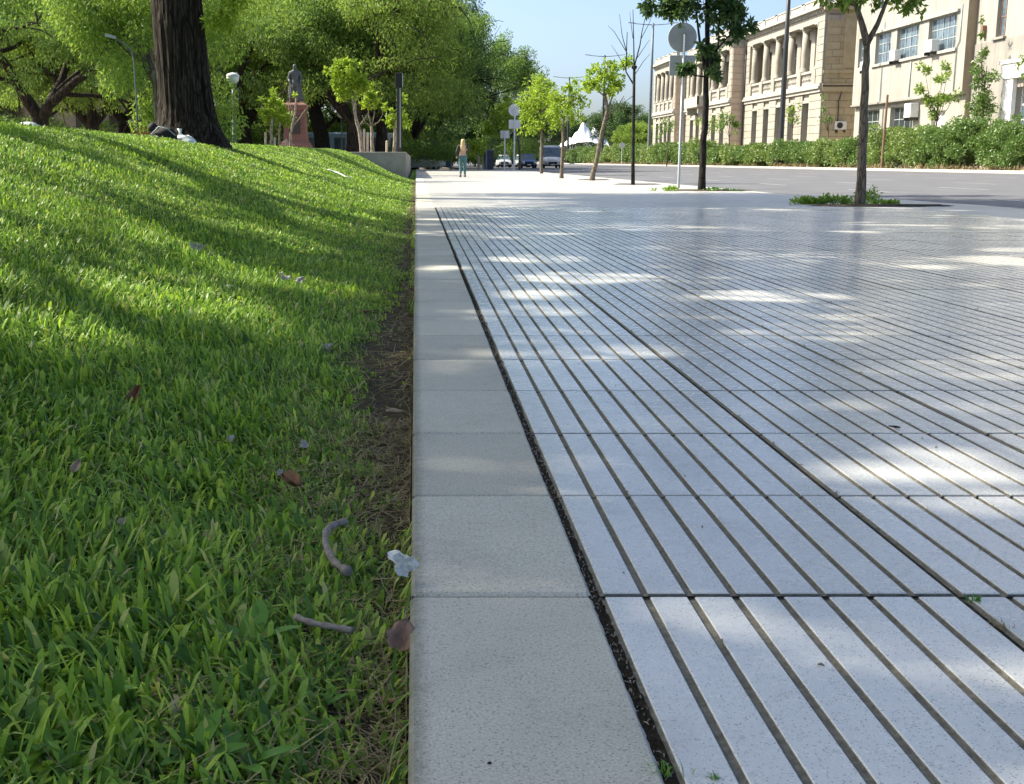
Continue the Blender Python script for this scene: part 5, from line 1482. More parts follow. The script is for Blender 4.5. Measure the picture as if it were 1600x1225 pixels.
mb.loft([[(r*math.cos(2*math.pi*k/n_), -.05, zc+r*math.sin(2*math.pi*k/n_)) for k in range(n_)], [(r*math.cos(2*math.pi*k/n_), -.08, zc+r*math.sin(2*math.pi*k/n_)) for k in range(n_)]]); mb.build('disc', M['white_paint'], root)
# brown post among the hedge
x = pt(1382, 200, 84).x
mb = MB(); mb.tube([(0,0,0),(.02,0,2.6),(.05,0,4.9),(.05,0,4.95)], [.10,.09,.08,.03], 8)
tag(mb.build('wooden_post', M['rust_post'], loc=(x, 84, zf+.1)), 'reddish brown post sticking out of the hedge', 'post')

# ---- tent
def tent():
    c = pt(902, 240, 285); root = tag(empty('tent', (c.x, 285, zf)), 'large white peaked event tent beyond the road', 'tent')
    L = lambda px, py, dy: (pt(px, py, 285).x - c.x, dy, pt(px, py, 285).z - zf)
    x0_, x1_ = L(864,240,0)[0], L(948,240,0)[0]
    pk = [(L(912,190,0)[0], 0, L(912,187,0)[2], 3.0), (L(934,186,0)[0], 2, L(934,185,0)[2], 2.2), (L(890,210,0)[0], -1, L(890,214,0)[2], 2.6)]
    mb = MB(); nx_, ny_ = 40, 14
    for j in range(ny_):
        for i in range(nx_):
            x_ = x0_+(x1_-x0_)*i/(nx_-1); y_ = -5+10*j/(ny_-1)
            z_ = 3.1 + max((h_-3.1)*math.exp(-math.hypot(x_-cx_, (y_-cy_)*.8)/s_) for cx_, cy_, h_, s_ in pk) + .25*math.sin(i*1.3)*math.exp(-abs(y_)/4)
            mb.v.append((x_, y_, z_))
    for j in range(ny_-1):
        for i in range(nx_-1): mb.f.append((j*nx_+i, j*nx_+i+1, (j+1)*nx_+i+1, (j+1)*nx_+i)); mb.m.append(0)
    mb.build('canopy', M['white_pvc'], root, True)
    for px in (884, 892, 899, 907, 915, 924, 934):
        x_, _, _ = L(px, 240, 0); mb = MB(); mb.lathe([(.28,0),(.28,3.3)], 10, (x_, -4.0, 0)); mb.build('pillar', M['render_cream'], root)
    mb = MB(); mb.box(L(880,240,0)[0], L(940,240,0)[0], -1, -.8, 0, 3.2); mb.build('back_panel', M['shade_brown'], root)
tent()

# ---- vehicles
def wheel(root, x, y, r, w):
    mb = MB(); mb.lathe([(r*.62,-w/2),(r*.93,-w/2),(r,-w*.35),(r,w*.35),(r*.93,w/2),(r*.62,w/2)], 20, cap=False)
    o = mb.build('wheel', M['black_cloth'], root, True, loc=(x, y, r), rot=(0, math.pi/2, 0))
    mb = MB(); mb.lathe([(.05,-w*.3),(r*.6,-w*.34),(r*.64,-w*.2),(r*.64,w*.2),(r*.6,w*.34),(.05,w*.3)], 14); mb.build('rim', M['grey_metal'], o)
def sect(hw, z0, z1, y, crown=.03, tuck=.06):
    return [(-hw+tuck, y, z0), (-hw, y, z0+.15), (-hw, y, z1-.14), (-hw+.06, y, z1-.03), (-hw*.45, y, z1+crown), (hw*.45, y, z1+crown), (hw-.06, y, z1-.03), (hw, y, z1-.14), (hw, y, z0+.15), (hw-.07, y, z0)]
def vehicle(name, label, loc, rz, paint, kind):
    """front of the vehicle looks along -y before rotation"""
    root = tag(empty(name, loc, rz), label, 'van' if kind == 'van' else 'car', 'vehicles on the road')
    pm_ = paint
    if kind == 'van':
        L_, hw, body = 5.3, .97, [(0,.30,.78,.86),(.05,.34,.93,.92),(.55,.36,1.12,.96),(1.0,.34,1.22,.97),(5.2,.34,1.22,.97),(5.3,.4,1.2,.95)]
        cab = [(.75,.93,1.16,.88),(1.55,.90,2.18,.80),(1.9,.92,2.36,.84),(5.15,.92,2.38,.84),(5.28,.92,2.3,.82)]
        wy, wr, zb = (1.0, 4.3), .34, 1.16
    else:
        L_, hw, body = 4.2, .85, [(0,.30,.62,.74),(.06,.26,.72,.80),(.5,.22,.84,.84),(1.15,.22,.93,.85),(3.5,.22,.95,.85),(4.1,.26,.92,.80),(4.2,.34,.80,.74)]
        cab = [(1.05,.76,.92,.76),(1.75,.70,1.42,.60),(2.3,.72,1.48,.62),(3.1,.72,1.46,.61),(3.85,.76,.98,.74)]
        wy, wr, zb = (.8, 3.35), .31, .92
    mb = MB(); mb.loft([sect(h, z0, z1, y) for y, z0, z1, h in body]); bd = mb.build('body', pm_, root, True)
    # glasshouse in glass, roof and pillars in paint
    mb = MB(); rings = []
    for y, hb, zt, ht in cab: rings.append([(-hb, y, zb-.05), (-ht, y, zt), (ht, y, zt), (hb, y, zb-.05)])
    mb.loft(rings); mb.build('glasshouse', M['glass_blue'] if kind != 'van' else M['glass_blue'], root)
    mb = MB(); r2 = []
    for y, hb, zt, ht in cab[1:-1] if kind != 'van' else cab[1:]: r2.append([(-ht-.012, y, zt-.05), (-ht-.005, y, zt+.02), (0, y, zt+.05), (ht+.005, y, zt+.02), (ht+.012, y, zt-.05)])
    mb.loft(r2); mb.build('roof', pm_, root, True)
    if kind == 'van':
        mb = MB()
        for s in (-1, 1): mb.box(min(s*.86,s*.955), max(s*.86,s*.955), 2.3, 5.25, 1.15, 2.32)
        mb.box(-.94,.94,5.2,5.32,1.15,2.3); mb.build('side_panel', pm_, root)
    f0, f1 = body[0], body[1]
    mb = MB(); mb.box(-.45,.45,-.02,.02,.42,.66); mb.build('grille', M['black_cloth'], root)
    mb = MB(); mb.box(-hw+.02,hw-.02,-.04,.10,.24,.36); mb.build('bumper', M['black_cloth'], root)
    mb = MB(); mb.box(-.2,.2,-.052,-.041,.34,.44); mb.build('number_plate', M['white_paint'], root)
    for s in (-1, 1):
        mb = MB(); mb.lathe([(.02,-.03),(.14,-.02),(.15,.02)], 12); mb.build('headlight', M['lamp_glass'], root, True, loc=(s*(hw-.25), -.0, .60 if kind != 'van' else .74), rot=(math.pi/2, 0, 0))
        mb = MB(); mb.bbox(-.10,.10,-.05,.05,-.07,.07,.02); mb.build('mirror', M['black_cloth'], root, loc=(s*(hw+.10), 1.2 if kind != 'van' else 1.15, zb+.06))
        for y in wy: wheel(root, s*(hw-.12), y, wr, .2)
    mb = MB(); mb.box(-hw+.08, hw-.08, .3, L_-.3, .2, .3); mb.build('underbody', M['black_cloth'], root)
    return root
M['paint_white'] = plain('paint_white', (.62,.63,.64), .25, 0, .6); M['paint_blue'] = plain('paint_blue', (.06,.11,.22), .25, .2, .6); M['paint_silver'] = plain('paint_silver', (.38,.40,.42), .3, .4)
def rd(px, Yv): x = pt(px, 250, Yv).x; return (x, Yv, road_z(x))
vehicle('van', 'white panel van driving towards the viewer at the road end', rd(864, 132), 0, M['paint_white'], 'van')
vehicle('car', 'blue car driving just left of the white van', rd(827, 130), 0, M['paint_blue'], 'car')
vehicle('car', 'silver car mostly hidden behind the blue car', rd(818, 146), 0, M['paint_silver'], 'car')
vehicle('car', 'white car near the pavement edge left of the blue car', rd(789, 148), 0, M['paint_white'], 'car')
vehicle('car', 'white saloon crossing the side street behind the walking woman', (2.6, 110, -.1), math.pi/2, M['paint_white'], 'car')
# bus beyond the park trees
def bus(label, px, Yv, w, paint, band):
    x = pt(px, 240, Yv).x; root = tag(empty('bus', (x, Yv, 0)), label, 'bus', 'buses behind the park trees')
    mb = MB(); mb.bbox(-w/2, w/2, 0, 2.4, .45, 3.1, .12); mb.build('body', paint, root)
    mb = MB(); mb.box(-w/2-.01, w/2+.01, -.02, -.003, 1.0, 1.5); mb.build('stripe', band, root)
    for k in range(6):
        mb = MB(); mb.box(-w/2+.4+k*w/6.4, -w/2+.2+(k+.86)*w/6.4, -.03, -.004, 1.65, 2.65); mb.build('window', M['glass_blue'], root)
    for k in (-.33, .33):
        mb = MB(); mb.lathe([(.1,-.14),(.48,-.14),(.5,0),(.48,.14),(.1,.14)], 16); mb.build('wheel', M['black_cloth'], root, loc=(w*k, .12, .5), rot=(math.pi/2, 0, 0))
M['paint_orange'] = plain('paint_orange', (.55,.14,.05), .3); M['paint_sky'] = plain('paint_sky', (.30,.45,.60), .3)
bus('pale blue and white bus glimpsed between the park trunks', 520, 106, 8.5, M['paint_sky'], M['paint_white'])
bus('white and orange bus glimpsed behind the pale saplings', 578, 108, 5.0, M['paint_white'], M['paint_orange'])
# pink building and red kiosk behind the trees at the left
x0_, x1_ = pt(-60, 200, 97).x, pt(225, 200, 97).x
root = tag(empty('pink_building', (x0_, 97, .9)), 'pale pink building glimpsed behind the park trees at left', 'building')
mb = MB(); mb.box(0, x1_-x0_, 0, 3, 0, 7); mb.build('wall', M['stone_pink'], root).location.y = .01
for k in range(5):
    mb = MB(); xk = 1.0+k*2.6; mb.box(xk, xk+1.2, -.06, .02, 2.2, 5.0); w = mb.build('window', M['stone_white'], root)
    mb = MB(); mb.box(xk+.15, xk+1.05, -.09, -.062, 2.35, 4.85); mb.build('pane', M['dark_recess'], w)
x0_ = pt(208, 200, 74).x
root = tag(empty('kiosk', (x0_, 74, .98)), 'red kiosk with a white counter behind the massive trunk', 'kiosk')
mb = MB(); mb.bbox(0, 2.2, 0, 1.8, 0, 1.75, .03); mb.build('body', M['paint_orange'], root)
mb = MB(); mb.box(-.1, 2.3, -.12, -.003, .82, .95); mb.build('counter', M['white_paint'], root)
mb = MB(); mb.loft([[(-.2,-.2,1.753),(2.4,-.2,1.753),(2.4,2,1.753),(-.2,2,1.753)],[(.5,.5,2.3),(1.7,.5,2.3),(1.7,1.4,2.3),(.5,1.4,2.3)]]); mb.build('roof', M['granite_red'], root)

# ---- dark slatted enclosure at the end of the pavement
def enclosure():
    a = gp(758.5, 265.2); root = tag(empty('slatted_enclosure', a), 'dark slate slatted metal enclosure at the end of the pavement', 'enclosure')
    h = pt(758.5, 235, a.y).z; w = pt(771.5, 250, a.y).x - a.x; Ld = 5.0
    mb = MB(); mb.box(.02, w-.02, .02, Ld, .05, h-.05); mb.build('core', M['black_cloth'], root)
    n_ = 5
    for k in range(n_):
        mb = MB(); mb.bbox(w*k/n_+.01, w*(k+1)/n_-.01, -.03, .018, 0, h, .006); mb.build('slat', M['slate_light'] if k == 0 else M['slate'], root)
    for k in range(12):
        mb = MB(); mb.bbox(-.03, .018, Ld*k/12+.02, Ld*(k+1)/12-.02, 0, h, .006); mb.build('slat', M['slate'], root)
    mb = MB(); mb.box(-.05, w+.02, -.05, Ld+.02, h+.002, h+.05); mb.build('cap', M['slate_light'], root)
enclosure()
# litter bin by the black trunk
b = gp(657, 262); mb = MB(); mb.lathe([(.3,0),(.36,.9),(.38,.95),(.3,1.0)], 16)
o = tag(empty('litter_bin', b), 'grey litter bin at the foot of the black trunk', 'bin'); mb.build('drum', M['pole_metal'], o, True)
mb = MB(); mb.lathe([(.4,.95),(.4,1.0),(.2,1.15),(.05,1.18)], 16); mb.build('lid', M['grey_metal'], o, True)
# market stalls in the shade
for i, (px, Yv, w, mat, lab) in enumerate([(667, 124, 2.6, 'slate', 'dark market stall under a grey awning beside the black trunk'), (688, 127, 2.4, 'paint_silver', 'market stall under a pale awning left of the walking woman')]):
    x = pt(px, 250, Yv).x; root = tag(empty('market_stall', (x, Yv, -.1)), lab, 'stall', 'market stalls in the shade')
    mb = MB(); mb.loft([[(-w/2,-1,2.2),(w/2,-1,2.2),(w/2,1.2,2.2),(-w/2,1.2,2.2)],[(-w/2+.5,-.3,2.75),(w/2-.5,-.3,2.75),(w/2-.5,.5,2.75),(-w/2+.5,.5,2.75)]]); mb.build('awning', M[mat], root)
    for sx_ in (-1, 1):
        for sy_ in (-.9, 1.1): mb = MB(); mb.tube([(sx_*(w/2-.05),sy_,0),(sx_*(w/2-.05),sy_,2.2)], .035, 6); mb.build('leg', M['grey_metal'], root)
    mb = MB(); mb.box(-w/2+.1, w/2-.1, -.6, .6, .8, .88); mb.build('table', M['wood_stake'], root)
    mb = MB(); mb.box(-w/2+.12, w/2-.12, -.62, -.58, .15, .8); mb.build('cloth', M['paint_blue'], root)

# ---- people
M['skin'] = plain('skin', (.50,.32,.23), .5); M['hair_blond'] = noise_mat('hair_blond', (.42,.29,.13), (.66,.50,.28), 30, .5, .5, .01, 'Object', (1,1,.1))
M['hair_dark'] = plain('hair_dark', (.03,.022,.018), .5); M['jeans'] = noise_mat('jeans', (.045,.12,.14), (.08,.18,.20), 20, .85, .3, .004, 'Object')
M['top_dark'] = plain('top_dark', (.03,.03,.034), .8); M['shoe'] = plain('shoe', (.05,.04,.035), .6); M['shirt_white'] = plain('shirt_white', (.6,.58,.55), .8); M['trouser_blue'] = plain('trouser_blue', (.06,.08,.16), .8)
def person(label, loc, rz, hgt, top, legs, hair, long_hair=False, stride=.28, arm=None, group=None):
    """front looks along -y before rotation"""
    s = hgt/1.7
    root = tag(empty('person', loc, rz), label, 'person', group); root.scale = (s, s, s)
    f = stride
    A = arm or {'elL':(-.30,.06,1.12),'haL':(-.32,-.06,.88),'elR':(.30,-.02,1.12),'haR':(.32,-.14,.90)}
    J = {'hip':((0,0,.94),.155,.115),'waist':((0,0,1.10),.125,.095),'chest':((0,0,1.30),.15,.11),'neck':((0,.0,1.46),.052,.052),'head':((0,-.015,1.56),.072,.085),'crown':((0,0,1.645),.058,.065),'nose':((0,-.085,1.555),.018,.02),
         'thL':((-.095,0,.86),.10,.10),'knL':((-.10,-f*.35,.50),.062,.065),'anL':((-.10,-f*.55,.09),.042,.045),'toL':((-.11,-f*.55-.15,.035),.036,.03),
         'thR':((.095,0,.86),.10,.10),'knR':((.10,f*.12,.49),.062,.065),'anR':((.10,f*.62,.12),.042,.045),'toR':((.11,f*.62-.13,.035),.036,.03),
         'shL':((-.185,0,1.38),.058,.058),'elL':(A['elL'],.042,.042),'haL':(A['haL'],.030,.032),'fiL':((A['haL'][0],A['haL'][1]-.03,A['haL'][2]-.09),.022,.03),
         'shR':((.185,0,1.38),.058,.058),'elR':(A['elR'],.042,.042),'haR':(A['haR'],.030,.032),'fiR':((A['haR'][0],A['haR'][1]-.03,A['haR'][2]-.09),.022,.03)}
    E = [('hip','waist'),('waist','chest'),('chest','neck'),('neck','head'),('head','crown'),('head','nose'),('hip','thL'),('thL','knL'),('knL','anL'),('anL','toL'),('hip','thR'),('thR','knR'),('knR','anR'),('anR','toR'),
         ('chest','shL'),('shL','elL'),('elL','haL'),('haL','fiL'),('chest','shR'),('shR','elR'),('elR','haR'),('haR','fiR')]
    bd = link('body', figure_mesh('body', J, E, [M['skin']], 2), root)
    def cloth(name, keys, grow_, mat, cut=None):
        JJ = {k: (J[k][0], J[k][1]*grow_, J[k][2]*grow_) for k in keys}
        if cut: JJ.update(cut)
        EE = [(a, b_) for a, b_ in E if a in JJ and b_ in JJ]
        return link(name, figure_mesh(name, JJ, EE, [mat], 2), root)
    cloth('trousers', ['hip','thL','knL','anL','thR','knR','anR'], 1.18, legs)
    cloth('top', ['waist','chest','shL','elL','shR','elR','haL','haR'], 1.22, top)
    mb = MB()
    rings = []
    zs_ = [(1.66,.03,.035,0),(1.655,.06,.07,.0),(1.62,.088,.098,.01),(1.56,.098,.10,.025),(1.48,.098,.075,.05),(1.42,.10,.06,.075)] + ([(1.32,.11,.055,.10),(1.22,.10,.045,.105),(1.14,.06,.03,.10)] if long_hair else [])
    for z, rx, ry, oy in zs_: rings.append([(rx*math.cos(a), oy+ry*math.sin(a)*(1.0 if math.sin(a) > 0 else .55), z+.012*math.sin(a*5)) for a in [2*math.pi*i/18 for i in range(18)]])
    mb.loft(rings); mb.build('hair', hair, root, True)
    for s_, k in ((-1,'toL'), (1,'toR')):
        p_ = J[k][0]; mb = MB(); mb.loft([[(p_[0]-.045,p_[1]+.22,.0),(p_[0]+.045,p_[1]+.22,.0),(p_[0]+.04,p_[1]+.20,.10),(p_[0]-.04,p_[1]+.20,.10)],[(p_[0]-.05,p_[1]+.06,.0),(p_[0]+.05,p_[1]+.06,.0),(p_[0]+.04,p_[1]+.08,.085),(p_[0]-.04,p_[1]+.08,.085)],[(p_[0]-.035,p_[1]-.06,.0),(p_[0]+.035,p_[1]-.06,.0),(p_[0]+.025,p_[1]-.04,.045),(p_[0]-.025,p_[1]-.04,.045)]])
        mb.build('shoe', M['shoe'], root, True)
    return root
w = gp(723, 276.5)
person('woman with long blond hair, dark top and teal jeans walking away on the pavement', w, math.pi, 1.70, M['top_dark'], M['jeans'], M['hair_blond'], True, .30,
       {'elL':(-.30,-.02,1.12),'haL':(-.20,-.20,1.25),'elR':(.28,.08,1.12),'haR':(.27,.0,.90)})
for i, (px, Yv, rz, h, tp, lg, lab) in enumerate([(672, 118, 0, 1.72, 'shirt_white', 'trouser_blue', 'person in a white shirt standing between the market stalls'), (664, 121, .5, 1.7, 'trouser_blue', 'top_dark', 'person in a blue top standing beside the black trunk'), (684, 121, -.6, 1.66, 'top_dark', 'trouser_blue', 'person in a dark top standing at the pale awning stall')]):
    person(lab, (pt(px, 250, Yv).x, Yv, -.1), rz, h, M[tp], M[lg], M['hair_dark'], False, .08, group='people at the market stalls')

# ---- bags by the massive trunk
def lump(name, label, cat, loc, rx, ry, rz_, mat, seed, peak=None, sub=None):
    rg = np.random.default_rng(seed); n_, m_ = 18, 10; V = []
    for j in range(m_):
        f = math.pi*.5*j/(m_-1)
        for i in range(n_):
            a = 2*math.pi*i/n_; k_ = 1+.16*float(vnoise(math.cos(a)*2.3+seed, math.sin(a)*2.3+j*.5, seed))
            x_, y_, z_ = rx*math.cos(f)**.7*math.cos(a)*k_, ry*math.cos(f)**.7*math.sin(a)*k_, rz_*math.sin(f)*(1+.1*float(vnoise(a*2, j*.7, seed+1)))
            if peak: x_ += peak*(z_/rz_)
            V.append((x_, y_, z_-.02))
    mb = MB(); mb.v = V
    for j in range(m_-1):
        for i in range(n_): mb.f.append((j*n_+i, j*n_+(i+1) % n_, (j+1)*n_+(i+1) % n_, (j+1)*n_+i)); mb.m.append(0)
    root = tag(empty(name, loc), label, cat); mb.build('sack', mat, root, True)
    return root
b = pt(256, 219, 23.6); r = lump('black_bag', 'black bag leaning on the left side of the massive trunk', 'bag', (b.x, 23.6, H(b.x, 23.6)), .27, .2, .26, M['black_cloth'], 3)
mb = MB(); mb.tube([(-.2,-.15,.1),(-.05,-.2,.24),(.12,-.2,.2),(.26,-.2,.08)], .012, 6); mb.build('strap', M['grey_metal'], r, True)
mb = MB(); mb.lathe([(.02,.14),(.10,.18),(.09,.26),(.05,.31),(.01,.33)], 14, (-.20,0,0)); mb.build('flap', M['black_cloth'], r, True)
b = pt(291, 222, 23.9); r = lump('white_bag', 'knotted white plastic bag at the foot of the massive trunk', 'bag', (b.x, 23.9, H(b.x, 23.9)), .22, .16, .17, M['bag_white'], 6, -.05)
mb = MB(); mb.loft([[(.05*math.cos(a)-.10,.05*math.sin(a),.13) for a in [k*.7854 for k in range(8)]],[(.02*math.cos(a)-.11,.02*math.sin(a),.20) for a in [k*.7854 for k in range(8)]],[(.05*math.cos(a)-.12,.03*math.sin(a),.27) for a in [k*.7854 for k in range(8)]]]); mb.build('knot', M['bag_white'], r, True)
b = pt(44, 203, 17.5); lump('white_sack', 'white sack lying on the crest of the bank at far left', 'bag', (b.x, 17.5, H(b.x, 17.5)+.03), .18, .13, .12, M['bag_white'], 9)

# ---- litter on the lawn
M['dead_leaf'] = noise_mat('dead_leaf', (.16,.075,.035), (.32,.17,.09), 40, .8, .5, .003, 'Object'); M['dead_leaf_pink'] = noise_mat('dead_leaf_pink', (.24,.13,.09), (.36,.22,.16), 30, .8, .4, .003, 'Object')
M['dead_leaf_tan'] = noise_mat('dead_leaf_tan', (.34,.25,.15), (.50,.39,.26), 40, .8, .4, .003, 'Object'); 
m, t, p, o = nodes('thin_plastic')
p.inputs['Base Color'].default_value = (.80,.80,.77,1); p.inputs['Roughness'].default_value = .4; p.inputs['Alpha'].default_value = .72
M['thin_plastic'] = m
M['paper_grey'] = noise_mat('paper_grey', (.40,.37,.32), (.66,.63,.57), 40, .85, .4, .002, 'Object')
def curled_leaf(label, px, py, size, mat, rot, curl=.5, seed=0, stem=True, lift=.02, lobed=False, cat='leaf', name='dead_leaf', asp=.62):
    b = gt(px, py); rg = np.random.default_rng(seed)
    nu, nv = 9, 7; V = []
    for i in range(nu):
        u = i/(nu-1); hw = asp*.5*math.sin(math.pi*u**.8)**.8
        if lobed: hw *= .72+.35*abs(math.sin(u*9.5))
        for j in range(nv):
            v = (j/(nv-1)-.5)*2
            x_, y_ = u-.5, v*hw
            z_ = curl*(.30*v*v*hw*2 + .35*(u-.5)**2) + (.05+.07*curl)*float(vnoise(u*4+seed, v*3, seed))
            V.append((x_*size, y_*size, z_*size))
    mb = MB(); mb.v = V
    for i in range(nu-1):
        for j in range(nv-1): mb.f.append((i*nv+j, i*nv+j+1, (i+1)*nv+j+1, (i+1)*nv+j)); mb.m.append(0)
    root = tag(empty(name, (b.x, b.y, b.z+lift)), label, cat); root.rotation_euler = rot
    bl = mb.build('blade', mat, root, True)
    sm_ = bl.modifiers.new('thickness', 'SOLIDIFY'); sm_.thickness = .0008
    mb = MB(); mb.tube([(-.46*size,0,curl*.09*size),(0,0,.006*size),(.45*size,0,curl*.08*size)], [.008*size,.012*size,.010*size], 5); mb.build('midrib', mat, root)
    if stem:
        mb = MB(); mb.tube([(.45*size,0,curl*.08*size),(.65*size,.06*size,.02*size),(.85*size,-.05*size,-.05*size),(1.0*size,-.02*size,-.16*size)], [.012*size,.011*size,.010*size,.008*size], 5); mb.build('stalk', M['dead_leaf_tan'], root, True)
    return root
R_ = math.radians
curled_leaf('upright brown dead leaf standing in the grass at left', 215, 648, .058, M['dead_leaf'], (R_(55), R_(-60), R_(20)), 1.5, 1, False, .056, True)
curled_leaf('crumpled brown lobed leaf with a long stalk in mid lawn', 456, 800, .062, M['dead_leaf'], (R_(12), R_(14), R_(-40)), 1.1, 2, True, .068, True)
curled_leaf('reddish leaf lying against the kerb near the bottom', 628, 1042, .058, M['dead_leaf_pink'], (R_(20), R_(-50), R_(70)), .9, 3, True, .05, True, asp=.85)
curled_leaf('small tan leaf on the bare soil by the kerb', 616, 652, .056, M['dead_leaf_tan'], (R_(8), R_(10), R_(15)), .6, 4, True, .015)
curled_leaf('tiny orange brown leaf on the worn grass edge', 572, 494, .06, M['dead_leaf'], (R_(10), 0, R_(40)), .7, 5, False, .02)
curled_leaf('pale rolled leaf in the grass at far left', 122, 772, .035, M['dead_leaf_tan'], (R_(30), R_(-50), R_(60)), 1.3, 6, False, .06)
curled_leaf('small brown leaf scrap in the near left grass', 193, 866, .022, M['dead_leaf_tan'], (R_(30), R_(-30), R_(60)), 1.0, 7, False, .06)
curled_leaf('dark brown leaf on the dirt beside the kerb, lower right of the lawn', 604, 1110, .035, M['dead_leaf'], (R_(10), R_(10), R_(100)), .8, 8, False, .012)
def scrap(label, px, py, w, h, mat, rot, lift, seed, name='paper_scrap', cat='litter', group=None):
    b = gt(px, py); n_ = 15; V = []
    for i in range(n_):
        for j in range(n_):
            u, v = (i/(n_-1)-.5)*2, (j/(n_-1)-.5)*2
            # ragged rounded outline
            r_ = max(abs(u), abs(v)); a_ = math.atan2(v, u)
            e = (.80+.28*float(vnoise(math.cos(a_)*1.8+seed, math.sin(a_)*1.8, seed)))*(1-.18*(abs(u)*abs(v)))
            # sharp creases
            z_ = .30*abs(float(vnoise(i*.33+seed*3, j*.33, seed+2))) + .14*abs(float(vnoise(i*.8, j*.8+seed, seed+3))) + .16*u*u - .12*v*u
            V.append((u*e*w*.5, v*e*h*.5, z_*w))
    mb = MB(); mb.v = V
    for i in range(n_-1):
        for j in range(n_-1): mb.f.append((i*n_+j, i*n_+j+1, (i+1)*n_+j+1, (i+1)*n_+j)); mb.m.append(0)
    o = tag(mb.build(name, mat, None, False, loc=(b.x, b.y, b.z+lift), rot=rot), label, cat, group)
    s_ = o.modifiers.new('thickness', 'SOLIDIFY'); s_.thickness = .0006
    return o
scrap('crumpled translucent plastic scrap leaning on the kerb', 637, 912, .050, .062, M['thin_plastic'], (R_(62), R_(-38), R_(50)), .034, 1, 'plastic_scrap').location.x = KX0-.021
scrap('white paper bit above the crumpled brown leaf', 437, 773, .022, .022, M['paper_grey'], (R_(60), R_(20), R_(20)), .05, 2)
scrap('grey white paper scrap in the grass right of centre lawn', 475, 720, .030, .024, M['paper_grey'], (R_(60), R_(20), R_(20)), .042, 3)
scrap('grey crumpled paper on the shaded lawn, left of a pair', 445, 448, .085, .05, M['paper_grey'], (R_(45), R_(8), R_(20)), .042, 4)
scrap('grey crumpled paper on the shaded lawn, right of a pair', 464, 454, .085, .05, M['paper_grey'], (R_(45), R_(-8), R_(60)), .042, 5)
scrap('bluish white paper scrap high on the shaded bank', 310, 397, .11, .055, M['paper_grey'], (R_(45), R_(-8), R_(10)), .03, 6)
scrap('small grey scrap on the bank left of the paper pair', 356, 458, .06, .04, M['paper_grey'], (R_(45), R_(-8), R_(10)), .022, 7)
scrap('bluish scrap in the grass above the upright brown leaf', 361, 701, .022, .022, M['paper_grey'], (R_(55), R_(-8), R_(10)), .026, 8)
scrap('dark grey scrap beside a twig on the worn lawn', 512, 556, .05, .035, M['paper_grey'], (R_(35), R_(-8), R_(10)), .03, 9)
def stick(label, pxs, r, lift, name='stick', mat=None, knob=True):
    P = [gt(x, y_) for x, y_ in pxs]; b = P[0].copy()
    pts = []
    for i in range(len(P)-1):
        for k in range(4):
            t_ = k/4; p0, p1, p2, p3 = P[max(i-1,0)], P[i], P[i+1], P[min(i+2,len(P)-1)]
            pts.append(.5*((2*p1)+(p2-p0)*t_+(2*p0-5*p1+4*p2-p3)*t_*t_+(3*p1-p0-3*p2+p3)*t_**3))
    pts.append(P[-1])
    rr = random.Random(len(pts)); mb = MB()
    mb.tube([q_-b+Vector((0,0,lift)) for q_ in pts], [r*(1+.22*math.sin(i*2.1)+rr.uniform(-.1,.1))*(1.0 if i < len(pts)-2 else 1.25) for i in range(len(pts))], 9)
    return tag(mb.build(name, mat or M['stick'], None, True, loc=b), label, 'stick')
stick('curved grey stick with a knobbly end in the near grass', [(541,860),(518,868),(509,885),(513,910),(526,930),(546,946)], .0070, .060)
stick('thin grey brown stick lying below the curved one', [(462,1014),(490,1024),(520,1030),(552,1036)], .0054, .052)
stick('short dark twig on the worn grass near the bare soil', [(462,545),(490,552),(520,556)], .006, .02)
stick('thin white strip lying on the far bank below the wall', [(512,268),(528,273),(540,279),(550,281)], .014, .05, 'white_strip', M['bag_white'])

# ---- broad leaved weeds among the grass
def weed(label, px, py, n_, size, seed, up=.5):
    b = gt(px, py); rg = np.random.default_rng(seed)
    root = tag(empty('broadleaf_weed', (b.x, b.y, b.z)), label, 'weed', 'broad leaved weeds in the lawn')
    for k in range(n_):
        a = 2*math.pi*k/n_+rg.uniform(-.4,.4); L_ = size*rg.uniform(.7,1.2); W_ = L_*rg.uniform(.28,.42); e = rg.uniform(.25,1.0)*up
        mb = MB(); nu = 7
        for i in range(nu):
            u = i/(nu-1); hw = W_*.5*(math.sin(math.pi*min(1,u*.93+.05)))**.7*(.85+.2*abs(math.sin(u*11)))
            r_, z_ = L_*u*math.cos(e*(1-u*.6)), L_*u*math.sin(e)*(1-.35*u)+.01
            for s_ in (-1, 0, 1): mb.v.append((r_, s_*hw, z_+(.12*hw if s_ else 0)))
        for i in range(nu-1):
            for j in (0, 1): mb.f.append((i*3+j, i*3+j+1, i*3+j+4, i*3+j+3)); mb.m.append(0)
        mb.build('leaf', M['weed_leaf'], root, True, rot=(0,0,a))
for i, (px, py, n_, sz, lab) in enumerate([
        (105, 950, 4, .055, 'weed with a rounded grey green leaf at the left edge'), (395, 1020, 4, .075, 'weed with one long bright leaf in the lower middle lawn'),
        (300, 1205, 6, .07, 'ragged weed rosette at the bottom of the lawn'), (380, 1212, 6, .065, 'ragged weed rosette right of the bottom rosette'),
        (60, 1180, 5, .06, 'weed clump in the bottom left corner'), (210, 990, 4, .05, 'weed in the left middle lawn'),
        (505, 1120, 5, .04, 'small weed near the dry soil at the bottom'), (480, 940, 4, .045, 'small weed left of the curved stick'),
        (150, 1110, 4, .055, 'weed above the bottom left corner'), (330, 880, 4, .045, 'weed in the centre of the near lawn')]):
    weed(lab, px, py, n_, sz, 60+i, .9)
